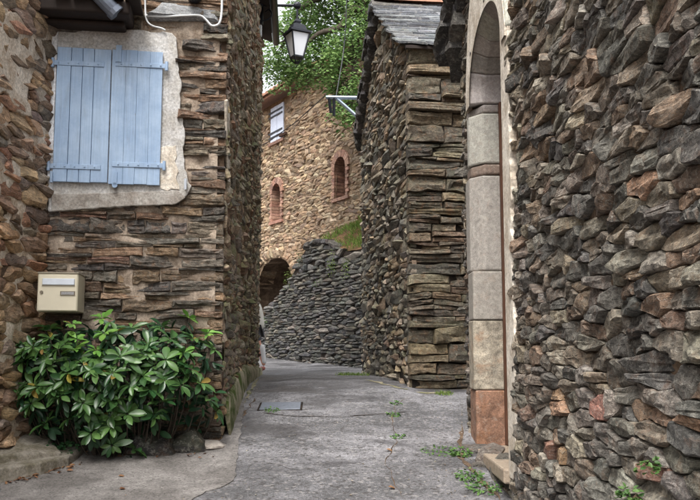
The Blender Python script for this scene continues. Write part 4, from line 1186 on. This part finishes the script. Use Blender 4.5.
# ------------------------------------------------------------------ rhododendron by the facade
rng = random.Random(17)
bb = FA.P(FA.hit(112, 452)[0], 0, .33); bb.z = ground(bb.x, bb.y)
bush = thing('leafy_shrub', 'broad leaved dark green shrub growing below the mailbox', 'shrub', bb)
WH = [(17, 337), (33, 347), (50, 329), (58, 349), (77, 339), (102, 318), (116, 333), (131, 329), (104, 333), (148, 345), (162, 327), (189, 318), (208, 333), (185, 352), (212, 349), (193, 339), (170, 339), (89, 370), (67, 379), (46, 368), (33, 387), (12, 387), (31, 404), (83, 403), (100, 393), (116, 399), (150, 389), (131, 385), (112, 376), (127, 360), (154, 366), (177, 368), (181, 385), (208, 399), (200, 383), (216, 412), (91, 433), (69, 418), (112, 445), (135, 449), (127, 414), (104, 422), (76, 360), (140, 372), (22, 362), (60, 396), (45, 424), (162, 402), (96, 350), (138, 352), (165, 380)]
def leaf_variant(k):
    r = random.Random(k); L = 1.0; w = r.uniform(.15, .23); fold = r.uniform(.03, .13); dr = r.uniform(.02, .3)
    prof_ = [(0, .02), (.15, .45), (.4, .95), (.62, 1.0), (.84, .7), (1.0, .04)]
    V = []; Fc = []
    for t, s in prof_:
        z = -dr * t * t; V += [(t, s * w, z + fold * s), (t, 0, z), (t, -s * w, z + fold * s)]
    for i in range(len(prof_) - 1):
        a = i * 3; Fc += [(a, a + 3, a + 4, a + 1), (a + 1, a + 4, a + 5, a + 2)]
    me = bpy.data.meshes.new('leaf'); me.from_pydata(V, [], Fc)
    me.polygons.foreach_set('use_smooth', [True] * len(me.polygons)); return me, V, Fc
VAR = [leaf_variant(k) for k in range(6)]
for v in VAR: v[0].materials.append(M['rhodo'])
M['rhodo_yellow'] = leaf_mat('yellowed_shrub_leaf', (150, 140, 60), (132, 104, 58), .5, .4, .15)
VARY = [leaf_variant(60)]; VARY[0][0].materials.append(M['rhodo_yellow'])
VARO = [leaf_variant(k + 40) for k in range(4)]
for v in VARO: v[0].materials.append(M['rhodo_old_shade'])
VARN = [leaf_variant(k + 20) for k in range(3)]
for v in VARN: v[0].materials.append(M['rhodo_new'])
rw_ = random.Random(71)
while len(WH) < 92:
    x = rw_.uniform(12, 214); y = rw_.uniform(322, 430)
    if ((x - 112) / 106) ** 2 + ((y - 378) / 66) ** 2 < 1: WH.append((x, y))
leaves = []
cu, cz0 = FA.hit(112, 385)
hubs = []
for wi, (x, y) in enumerate(WH):
    ex = (x - 112) / 118; ey = (y - 385) / 85; rr_ = min(1, ex * ex + ey * ey)
    wout = .10 + .48 * math.sqrt(max(0, 1 - rr_)) + rng.uniform(-.06, .05)
    u, z = FA.hit(x, y, wout); c = FA.P(u, z, wout); hubs.append(c)
    ctr = FA.P(cu, cz0 - .15, .12); ax = (c - ctr).normalized() + Vector((0, -.3, .8)) + Vector((rng.gauss(0, .38), rng.gauss(0, .38), rng.gauss(0, .15))); ax.normalize()
    n = rng.randint(8, 12); ph = rng.random() * 6.28
    s = ax.orthogonal().normalized(); t = ax.cross(s)
    new = y < 356 and rng.random() < (.55 if x > 180 else .22)
    for k in range(n):
        a = ph + 2 * math.pi * k / n + rng.gauss(0, .15); el = rng.uniform(.0, .55) if k % 2 else rng.uniform(-.25, .2)
        rad = s * math.cos(a) + t * math.sin(a); d = (rad * math.cos(el) + ax * math.sin(el)).normalized()
        nr = (ax - d * ax.dot(d)).normalized(); b = nr.cross(d)
        tw_ = Matrix.Rotation(rng.gauss(0, .35), 3, d); nr = tw_ @ nr; b = tw_ @ b
        L = rng.choice((.06, .08, .095, .11)) * rng.uniform(.8, 1.2) * (.8 if new else 1)
        Mx = Matrix((d * L, b * L, nr * L)).transposed().to_4x4(); Mx.translation = c + d * .008
        leaves.append((Mx, c, d, L, 3 if rng.random() < .025 else 1 if new else 0))
    for k in range(6):                             # an older ring of leaves below, coloured darker for shade
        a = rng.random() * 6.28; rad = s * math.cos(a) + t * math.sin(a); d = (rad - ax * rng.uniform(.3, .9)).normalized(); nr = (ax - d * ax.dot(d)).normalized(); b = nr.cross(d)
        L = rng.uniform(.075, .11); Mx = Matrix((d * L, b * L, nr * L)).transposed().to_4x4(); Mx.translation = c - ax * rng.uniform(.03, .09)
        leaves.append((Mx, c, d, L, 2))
for k in range(700):                               # inner leaves, in the same shade-darkened green
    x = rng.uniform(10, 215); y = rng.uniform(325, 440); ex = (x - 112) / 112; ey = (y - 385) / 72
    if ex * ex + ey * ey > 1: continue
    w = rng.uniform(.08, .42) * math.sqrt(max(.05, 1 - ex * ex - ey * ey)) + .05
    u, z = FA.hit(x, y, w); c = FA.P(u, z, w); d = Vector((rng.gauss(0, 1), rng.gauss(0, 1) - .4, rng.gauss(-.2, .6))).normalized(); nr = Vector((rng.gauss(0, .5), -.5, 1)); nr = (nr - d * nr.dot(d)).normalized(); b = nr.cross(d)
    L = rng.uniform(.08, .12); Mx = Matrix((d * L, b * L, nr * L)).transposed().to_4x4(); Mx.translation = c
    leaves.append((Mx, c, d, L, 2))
def leaf_px(l):
    a = proj(l[0].translation); b = proj(l[0].translation + l[2] * l[3])
    return math.dist(a[:2], b[:2]) - l[0].translation.y * 40
order = sorted(range(len(leaves)), key=lambda i: -leaf_px(leaves[i])); pickd = set(order[:300])
inv = Matrix.Translation(-bb); rest = MB(); rmat = []
for i, (Mx, c, d, L, new) in enumerate(leaves):
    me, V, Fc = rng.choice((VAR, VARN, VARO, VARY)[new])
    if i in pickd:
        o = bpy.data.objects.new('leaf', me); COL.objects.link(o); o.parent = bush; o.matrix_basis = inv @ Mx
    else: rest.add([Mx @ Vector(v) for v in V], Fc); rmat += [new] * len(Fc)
o = rest.obj('foliage', M['rhodo_old_shade'], bush, bb, kind='stuff', smooth=True); lrand(o, 18, rng)
o.data.materials.clear(); [o.data.materials.append(M[k_]) for k_ in ('rhodo', 'rhodo_new', 'rhodo_old_shade', 'rhodo_yellow')]; o.data.polygons.foreach_set('material_index', rmat)
ng = 16; roots = [bb + Vector((-.42 + .8 * k_ / 15 + rng.uniform(-.03, .03), rng.uniform(.0, .2), -.02)) for k_ in range(ng)]
groups = [MB() for _ in range(ng)]
for i, h in enumerate(hubs):
    g = min(range(ng), key=lambda k: abs((h.x - bb.x) * .62 + bb.x - roots[k].x) + rng.random() * .05); a = roots[g]
    mid = a * .45 + h * .55 + Vector((0, .08, -.1))
    groups[g].tube(smooth_path([a, mid, h], 4), [.0075 - .0006 * q for q in range(9)], 5)
for g, a in zip(groups, roots):
    if g.v: g.obj('branch', M['bark'], bush, a, smooth=True)
# dark low growth and stones under the shrub
m = MB(); rngf = random.Random(2)
for i in range(420):
    x = rngf.uniform(8, 80); y = rngf.uniform(425, 450) + max(0, (x - 40) * .1); u, z = FA.hit(x, y, .3); p = FA.P(u, 0, rngf.uniform(.1, .45)); p.z = ground(p.x, p.y) + rngf.uniform(.02, .12)
    leaf_quad(m, p, Vector((rngf.gauss(0, .4), -.5, 1)), Vector((rngf.gauss(0, 1), rngf.gauss(0, 1), .2)), rngf.uniform(.015, .035), rngf.uniform(.006, .013))
o = m.obj('ground_cover', M['ivy'], kind='stuff', loc=bb); lrand(o, 7, rngf); o['label'] = 'dark small leaved ground cover under the shrub'; o['category'] = 'ground cover'
rngs = random.Random(12)
def boulder(name, px, py, w, sx, sy, sz, label, pal, mat):
    u, z = FA.hit(px, py, w); p = FA.P(u, 0, w); p.z = ground(p.x, p.y)
    bm = bmesh.new(); bmesh.ops.create_icosphere(bm, subdivisions=3, radius=1)
    for v in bm.verts:
        n_ = noise.noise(v.co * 1.6 + Vector((px, 0, 0))); v.co *= 1 + .28 * n_
        v.co.x *= sx; v.co.y *= sy; v.co.z = max(-.1, v.co.z) * sz; v.co += p
    V = [v.co.copy() for v in bm.verts]; Fc = [tuple(v.index for v in f.verts) for f in bm.faces]; bm.free()
    return tag(mesh_obj(name, V, Fc, M[mat], None, p, cols=[pick(pal, rngs)] * len(V)), label, 'rock')
boulder('rock', 150, 444, .24, .22, .13, .13, 'dark flat rock in the shade under the shrub', 'darkslate', 'retain')
boulder('rock', 190, 447, .22, .13, .12, .13, 'rounded rock between the shrub and the house corner', 'darkslate', 'retain')
boulder('rock', 206, 462, .16, .14, .12, .05, 'low cement coloured rock at the foot of the house corner', 'dress', 'dress')

# ------------------------------------------------------------------ concrete steps at the left edge
def gpt(px, py): 
    Y = gY(px, py); p = at_Y(px, py, Y); return p
st = MB()
ed = [gpt(-60, 496), gpt(0, 484), gpt(40, 476), gpt(68, 467), gpt(76, 461)]
Vb = [p.copy() for p in ed]; n = len(ed)
backp = [Vector((p.x - .25 * (1 - i / (n - 1)) - .02, p.y + .5 + .12 * i, 0)) for i, p in enumerate(ed)]
V = []; hts = [.10, .095, .085, .065, .04]
for i, p in enumerate(ed):
    z = ground(p.x, p.y); q = backp[i]; zq = ground(q.x, q.y)
    V += [Vector((p.x, p.y, z - .05)), Vector((p.x, p.y + .006, z + hts[i])), Vector((q.x, q.y, max(z + hts[i] + .03, zq + .03))), Vector((q.x, q.y, zq - .1))]
Fc = []
for i in range(n - 1):
    for j in range(3): a = i * 4 + j; Fc.append((a, a + 4, a + 5, a + 1))
Fc += [(0, 1, 2, 3), ((n - 1) * 4 + 3, (n - 1) * 4 + 2, (n - 1) * 4 + 1, (n - 1) * 4)]
o = mesh_obj('concrete_step', V, Fc, M['concrete'], None, V[4]); bevel(o, .012, 3); tag(o, 'low weathered concrete step at the bottom left corner', 'step')
o2 = MB(); c = [(-30, 470), (30, 462), (62, 456), (48, 444), (10, 436), (-40, 438)]
pts = []
for x, y in c:
    p = gpt(x, y + 10); pts.append(p)
h2 = [.14, .13, .09, .12, .20, .22]
bmv = [Vector((p.x, p.y, ground(p.x, p.y) - .02)) for p in pts] + [Vector((p.x, p.y, ground(p.x, p.y) + h)) for p, h in zip(pts, h2)]
n = len(pts)
o = mesh_obj('stone_slab', bmv, [tuple(range(n - 1, -1, -1)), tuple(range(n, 2 * n))] + [(i, (i + 1) % n, (i + 1) % n + n, i + n) for i in range(n)], M['concrete'], None, bmv[0]); bevel(o, .02, 3)
tag(o, 'mossy slanting slab behind the concrete step', 'slab')
# dead leaves along the step
rng = random.Random(33); m = MB()
for i in range(80):
    t = rng.random(); x = 5 + 72 * t + rng.gauss(0, 2); y = 484 - 20 * t + rng.gauss(1.0, 2.2)
    if rng.random() < .25: x = rng.uniform(80, 215); y = 456 + rng.gauss(0, 2)
    p = gpt(x, y); p.z = ground(p.x, p.y) + rng.uniform(.012, .02)
    leaf_quad(m, p, Vector((rng.gauss(0, .3), rng.gauss(0, .3), 1)), Vector((rng.gauss(0, 1), rng.gauss(0, 1), 0)), rng.uniform(.02, .045), rng.uniform(.006, .014), .25)
o = m.obj('dead_leaves', M['deadleaf'], kind='stuff', loc=gpt(40, 475)); lrand(o, 7, rng); o['label'] = 'reddish dead leaves scattered along the step and shrub'; o['category'] = 'leaf litter'
for i, (px, py, lb) in enumerate([(72, 455, 'pale dead leaf lying on the concrete step'), (386, 451, 'small dark leaf lying in the middle of the lane'), (388, 489, 'dark dead leaf lying at the bottom of the lane'), (118, 478, 'brown dead leaf on the pavement in front of the shrub'), (119, 491, 'dark brown crumpled leaf at the bottom edge left of centre')]):
    p = gpt(px, py); p.z = ground(p.x, p.y) + (.105 if i == 0 else .014); m = MB()
    leaf_quad(m, p, Vector((.1, -.2, 1)), Vector((1, .3 * i - .5, 0)), .05, .016, .3)
    o = m.obj('fallen_leaf', M['deadleaf'], None, p); tag(o, lb, 'leaf', 'fallen leaves'); lrand(o, 7, rng)

# ------------------------------------------------------------------ drain cover
cs = [gpt(259, 410.5), gpt(300, 410), gpt(301, 403), gpt(262, 403.5)]
m = MB(); bt = [Vector((p.x, p.y, ground(p.x, p.y) - .02)) for p in cs]; tp = [Vector((p.x, p.y, ground(p.x, p.y) + .012)) for p in cs]
m.hexa(bt + tp); o = m.obj('drain_cover', M['cover'], None, cs[0]); bevel(o, .004); tag(o, 'pale grey rectangular drain cover set in the lane', 'drain cover')
fr_ = MB(); cc = sum((p for p in cs), Vector()) / 4
ex = [cc + (p - cc) * 1.1 for p in cs]; fr_.hexa([Vector((p.x, p.y, ground(p.x, p.y) - .02)) for p in ex] + [Vector((p.x, p.y, ground(p.x, p.y) + .006)) for p in ex]); fr_.obj('frame', M['joint_dark'], o)

def crack(name, px, w, mat):
    pts = smooth_path([Vector((*gpt(x, y).xy, 0)) for x, y in px], 10); V = []; Fc = []; n = len(pts)
    for i, p in enumerate(pts):
        d = (pts[min(i + 1, n - 1)] - pts[max(i - 1, 0)]).normalized(); sd = Vector((-d.y, d.x, 0))
        q = p + sd * .03 * noise.noise(p * 7); ww = w * (.15 + abs(noise.noise(p * 5 + Vector((3, 1, 0)))) * 1.2) * min(1, 4 * (1 - abs(2 * i / (n - 1) - 1)) + .1)
        for s_ in (-1, 1):
            r_ = q + sd * s_ * ww * (.6 + .8 * abs(noise.noise(p * 23 + Vector((s_ * 5, 0, 0))))); V.append((r_.x, r_.y, ground(r_.x, r_.y) + .0035))
    Fc = [(2 * i, 2 * i + 2, 2 * i + 3, 2 * i + 1) for i in range(n - 1)]
    return mesh_obj(name, V, Fc, mat, kind='structure')
crack('road_crack', [(262, 412.5), (282, 415), (310, 416.5), (345, 417), (380, 414), (410, 412)], .016, M['joint_dark'])
crack('road_crack', [(404, 500), (392, 478), (386, 462), (396, 440), (392, 420), (398, 404), (420, 397), (446, 393)], .007, M['joint_brown'])
crack('road_crack', [(240, 475), (262, 462), (300, 470), (352, 466), (392, 472)], .004, M['joint_dark'])
crack('road_crack', [(256, 398), (246, 412), (236, 428), (228, 444)], .016, M['joint_brown'])
crack('road_dirt', [(500, 500), (480, 478), (466, 462), (462, 450), (462, 425)], .05, M['joint_brown'])
for k_, (a_, w_) in enumerate((([(222, 446), (232, 424), (243, 402), (252, 388), (259, 378)], .03), ([(366, 380), (384, 384), (400, 388), (412, 391)], .04), ([(414, 392), (430, 393), (452, 392)], .04), ([(84, 462), (120, 458), (160, 457), (200, 457)], .03))):
    crack('moss_strip', a_, w_ * 1.6, M['plinth'] if k_ != 3 else M['earth'])
rng = random.Random(44); m = MB()
for i in range(420):
    e = rng.random()
    if e < .45: x = rng.uniform(430, 500); y = rng.uniform(400, 500); x = min(x, 462 + max(0, (y - 450)) * .9)
    elif e < .7: x = rng.uniform(210, 262); y = 376 + (262 - x) * 1.2 + rng.uniform(0, 10)
    else: x = rng.uniform(90, 470); y = rng.uniform(400, 500)
    p = gpt(x, y); r = rng.uniform(.003, .009); p.z = ground(p.x, p.y) + .004
    a = rng.random() * 6.28; q = [p + Vector((r * math.cos(a + k * 2.1) * rng.uniform(.7, 1.3), r * math.sin(a + k * 2.1) * rng.uniform(.7, 1.3), 0)) for k in range(3)]
    m.add([*q, p + Vector((0, 0, r * .9))], [(0, 1, 3), (1, 2, 3), (2, 0, 3)], pick('right', rng))
m.obj('loose_grit', M['right'], kind='stuff', loc=gpt(350, 450))

# ------------------------------------------------------------------ mailbox
mu0, mz1 = FA.hit(38, 273, .33); mu1, mz0 = FA.hit(77, 311.5, .33)
mbx = thing('mailbox', 'cream metal mailbox with grey slot fixed to the stone wall', 'mailbox', FA.P((mu0 + mu1) / 2, mz0, .2))
ax = (FA.d, FA.n, Vector((0, 0, 1)))
m = MB(); m.fbox(FA, mu0, mu1, mz0, mz1, .03, .325); bevel(m.obj('body', M['mail'], mbx), .006, 2)
m = MB(); m.fbox(FA, mu0 - .003, mu1 + .003, mz1 - .004, mz1 + .008, .03, .332); bevel(m.obj('lid', M['mail_dark'], mbx), .003)
m = MB(); m.fbox(FA, mu0 + .008, mu1 - .006, mz0 + .006, mz1 - .009, .326, .333); d_ = bevel(m.obj('door', M['mail'], mbx), .002)
w_ = mu1 - mu0; h_ = mz1 - mz0
m = MB(); m.fbox(FA, mu0 + w_ * .12, mu1 - w_ * .08, mz1 - h_ * .31, mz1 - h_ * .14, .334, .342); bevel(m.obj('slot_flap', M['alu'], mbx), .003)
m = MB(); m.fbox(FA, mu0 + w_ * .11, mu1 - w_ * .07, mz1 - h_ * .335, mz1 - h_ * .312, .334, .338); m.obj('slot_edge', M['mail_dark'], mbx)
m = MB(); m.fbox(FA, mu0 + w_ * .57, mu1 - w_ * .06, mz1 - h_ * .58, mz1 - h_ * .47, .334, .339); np_ = m.obj('name_plate', M['brass'], mbx)
m = MB(); m.fbox(FA, mu0 + w_ * .6, mu1 - w_ * .09, mz1 - h_ * .56, mz1 - h_ * .49, .3392, .341); m.obj('name_card', M['paper'], np_)
m = MB(); c = FA.P(mu0 + w_ * .11, mz1 - h_ * .5, .334); m.tube([c, c + FA.n * .006], .011, 14); m.obj('lock', M['brass'], mbx)
m = MB(); m.fbox(FA, mu0 + .01, mu1 - .01, mz0 + .02, mz1 - .02, .0, .031); m.obj('back_plate', M['mail_dark'], mbx)

# ------------------------------------------------------------------ lantern on its bracket
LY = 11.3; ul = (LY - A[1]) / FS.d.y
wallp = FS.P(ul, 0, .05); lc = at_Y(297, 45, LY)
zb_ = at_Y(297, 5.5, LY).z
lan = thing('street_lantern', 'black iron street lantern with frosted glass hanging from a wall bracket', 'lantern', (lc.x, lc.y, at_Y(297, 64, LY).z))
m = MB(); wp = Vector((wallp.x, LY, zb_)); ep = Vector((lc.x, LY, zb_))
m.tube([wp - Vector((.1, 0, 0)), ep], .022, 8); 
bevel(m.obj('bracket_arm', M['iron'], lan), .002)
m = MB(); m.box(wp + Vector((0, 0, -.02)), .04, .09, .5); m.obj('wall_plate', M['iron'], lan)
m = MB(); m.tube(smooth_path([wp + Vector((.02, 0, -.22)), wp + Vector((.09, 0, -.2)), wp + Vector((.14, 0, -.13)), wp + Vector((.1, 0, -.06)), wp + Vector((.05, 0, -.1))]), .012, 6); m.obj('scroll', M['iron'], lan)
m = MB()
bm = bmesh.new(); bmesh.ops.create_icosphere(bm, subdivisions=2, radius=.055)
m.add([v.co + ep for v in bm.verts], [tuple(v.index for v in f.verts) for f in bm.faces]); bm.free()
m.tube([ep, Vector((ep.x, ep.y, at_Y(297, 21, LY).z))], .014, 8); m.obj('drop_rod', M['iron'], lan)
def zy(y): return at_Y(297, y, LY).z
rot = math.radians(28)
def ringp(r, z): return [Vector((lc.x + r * math.cos(rot + math.pi / 4 + k * math.pi / 2), lc.y + r * math.sin(rot + math.pi / 4 + k * math.pi / 2), z)) for k in range(4)]
m = MB(); levels = [(.035, 19.5), (.06, 22), (.05, 24), (.115, 26), (.15, 31), (.215, 32.5), (.22, 34.5)]
for k in range(len(levels) - 1):
    m.hexa(ringp(levels[k + 1][0], zy(levels[k + 1][1])) + ringp(levels[k][0], zy(levels[k][1])))
m.obj('lamp_roof', M['iron'], lan)
gt, gb = (.185, zy(35)), (.098, zy(57))
a, b = ringp(*gt), ringp(*gb)
ai, bi = ringp(gt[0] * .93, gt[1]), ringp(gb[0] * .9, gb[1])
for k in range(4):
    k2 = (k + 1) % 4; m = MB(); q = [bi[k], bi[k2], bi[k2] * .97 + bi[(k + 2) % 4] * .03, bi[k] * .97 + bi[(k + 3) % 4] * .03]; t = [ai[k], ai[k2], ai[k2] * .97 + ai[(k + 2) % 4] * .03, ai[k] * .97 + ai[(k + 3) % 4] * .03]
    m.hexa(q + t); m.obj('pane', M['milk'], lan, bi[k])
    m = MB(); m.tube([b[k], a[k]], .011, 6); m.obj('corner_bar', M['iron'], lan, b[k])
m = MB(); m.hexa(ringp(gb[0] * 1.04, zy(58.2)) + ringp(gb[0] * 1.04, zy(56.6))); m.hexa(ringp(.03, zy(64)) + ringp(.05, zy(62.2)))
for k, (p, q) in enumerate(zip(ringp(gb[0], zy(58)), ringp(.045, zy(62.5)))): m.tube([p, q], .009, 5)
m.obj('lamp_base', M['iron'], lan)
m = MB(); c = at_Y(260, 31, LY); m.box(c, .05, .05, .16); tag(bevel(m.obj('junction_box', M['cable_w'], None, c), .006), 'small white junction box under the lantern bracket', 'junction box')
# ------------------------------------------------------------------ steel bracket on the gable and wires
Yb = 12.0; m = MB()
pB = lambda x, y: at_Y(x, y, Yb)
brk = thing('steel_bracket', 'galvanised steel angle bracket sticking out from the gable edge', 'bracket', pB(362, 108))
m.tube([pB(326, 97.5), pB(363, 98)], .028, 4); m.obj('arm', M['galv'], brk)
m = MB(); m.tube([pB(337, 99), pB(363, 122)], .024, 4); m.obj('brace', M['galv'], brk)
m = MB(); m.tube([pB(329, 98), pB(331, 113)], .022, 4); m.tube([pB(334, 98), pB(334, 116)], .022, 4); m.obj('hanger', M['iron'], brk)
m = MB(); m.tube([FB.P(*FB.hit(x, y), .12) for x, y in ((255, 151), (272, 143), (300, 123), (326, 100), (350, 80))], .012, 5)
tag(m.obj('cable', M['cable_b'], None, FB.P(*FB.hit(300, 123), .12)), 'thin dark wire running diagonally across the far tan house', 'cable')
m = MB(); m.tube(smooth_path([at_Y(347, -30, 12.6), at_Y(346, 20, 12.6), at_Y(343, 55, 12.6), at_Y(336, 97, 12.1)]), .008, 5)
tag(m.obj('cable', M['cable_b'], None, at_Y(343, 55, 12.6)), 'thin dark wire hanging down to the steel bracket', 'cable')

# ------------------------------------------------------------------ person half hidden behind the house corner
def skin_fig(name, pts, edges, rad, mat, parent, loc):
    me = bpy.data.meshes.new(name); me.from_pydata([tuple(p) for p in pts], edges, [])
    o = bpy.data.objects.new(name, me); COL.objects.link(o); me.materials.append(mat)
    m = o.modifiers.new('skin', 'SKIN'); m.use_smooth_shade = True
    if not me.skin_vertices: me.skin_vertices.new()
    for v, r in zip(me.skin_vertices[0].data, rad): v.radius = r if isinstance(r, tuple) else (r, r)
    me.skin_vertices[0].data[0].use_root = True
    s = o.modifiers.new('sub', 'SUBSURF'); s.levels = 2; s.render_levels = 2
    o.parent = parent; return o
M['skin'] = plain('skin', (214, 160, 140), .55, .06, 20); M['shirt'] = plain('white_shirt_cloth', (226, 222, 212), .85, .08, 14, 0, .3)
M['shorts'] = plain('grey_shorts_cloth', (92, 92, 94), .9, .12, 20); M['hair'] = plain('dark_hair', (50, 40, 34), .6, .3, 60); M['shoe'] = plain('pinkish_shoe', (168, 104, 96), .6, .15); M['sock'] = plain('white_sock', (226, 226, 226), .9, .06); M['sole'] = plain('dark_sole', (40, 36, 36), .8, .1)
PY = 13.6; ft = at_Y(256.5, 375, PY); gp = ground(ft.x, ft.y)
person = thing('person', 'person in a white shirt walking behind the house corner, mostly hidden', 'person', (ft.x, ft.y, gp))
k = (at_Y(256, 302, PY).z - gp) / 1.40
def bp(x, y, z): return Vector((x, y, z)) * k
body = [bp(0, 0, .92), bp(-.02, 0, 1.12), bp(-.05, 0, 1.36), bp(-.07, 0, 1.48), bp(-.09, 0, 1.58), bp(-.10, 0, 1.70),
        bp(-.06, .17, 1.40), bp(.0, .22, 1.14), bp(-.12, .22, .92), bp(-.06, -.17, 1.40), bp(.03, -.22, 1.14), bp(-.04, -.23, .90),
        bp(-.02, .09, .86), bp(-.16, .09, .50), bp(-.20, .09, .09), bp(-.02, -.09, .86), bp(.05, -.09, .50), bp(.16, -.09, .12)]
be_ = [(0, 1), (1, 2), (2, 3), (3, 4), (4, 5), (2, 6), (6, 7), (7, 8), (2, 9), (9, 10), (10, 11), (0, 12), (12, 13), (13, 14), (0, 15), (15, 16), (16, 17)]
rd = [.14, .125, .15, .06, .085, .085, .055, .042, .032, .055, .042, .032, .085, .06, .04, .085, .06, .04]
skin_fig('body', body, be_, [r * k for r in rd], M['skin'], person, ft)
skin_fig('shirt', [bp(.0, 0, .80), bp(-.01, 0, 1.0), bp(-.03, 0, 1.2), bp(-.05, 0, 1.40), bp(-.06, .19, 1.39), bp(-.01, .235, 1.18), bp(-.06, -.19, 1.39), bp(.02, -.235, 1.18)], [(0, 1), (1, 2), (2, 3), (3, 4), (4, 5), (3, 6), (6, 7)], [(.19 * k, .17 * k), (.185 * k, .17 * k), (.18 * k, .165 * k), .14 * k, .08 * k, .07 * k, .08 * k, .07 * k], M['shirt'], person, ft)
skin_fig('shorts', [bp(0, 0, .92), bp(-.02, .09, .84), bp(-.10, .09, .58), bp(-.02, -.09, .84), bp(.02, -.09, .58)], [(0, 1), (1, 2), (0, 3), (3, 4)], [.16 * k, .11 * k, .1 * k, .11 * k, .1 * k], M['shorts'], person, ft)
for sgn, x0, z0, tl in ((1, -.20, 0, 0), (-1, .16, .03, .35)):
    skin_fig('sock', [bp(x0 - (.0 if sgn > 0 else .06), sgn * .09, .56), bp(x0, sgn * .09, .12 + z0)], [(0, 1)], [.075 * k, .05 * k], M['sock'], person, ft)
    skin_fig('shoe', [bp(x0 + .03, sgn * .09, .06 + z0), bp(x0 - .06, sgn * .09, .05 + z0 * .4), bp(x0 - .17, sgn * .09, .04)], [(0, 1), (1, 2)], [.05 * k, .045 * k, .036 * k], M['shoe'], person, ft)
bm = bmesh.new(); bmesh.ops.create_icosphere(bm, subdivisions=3, radius=.112 * k)
hc = bp(-.085, 0, 1.67)
V = [v.co + hc + Vector((.015, 0, .012)) for v in bm.verts if True]; ids = {v.index: v for v in bm.verts}
Fc = [tuple(v.index for v in f.verts) for f in bm.faces if sum(v.co.z + v.co.x * .8 for v in f.verts) > -.02 * k]; bm.free()
mesh_obj('hair', [v + person.location for v in V], Fc, M['hair'], person, smooth=True)
m = MB(); nb_ = person.location + bp(-.21, 0, 1.63); m.add([nb_ + bp(-.025, 0, -.02), nb_ + bp(.03, .018, -.02), nb_ + bp(.03, -.018, -.02), nb_ + bp(.03, 0, .05)], [(0, 1, 2), (0, 3, 1), (0, 2, 3), (1, 3, 2)]); m.obj('nose', M['skin'], person)
print('objects', len(bpy.data.objects), 'tris', sum(len(o.data.polygons) for o in bpy.data.objects if o.type == 'MESH'))
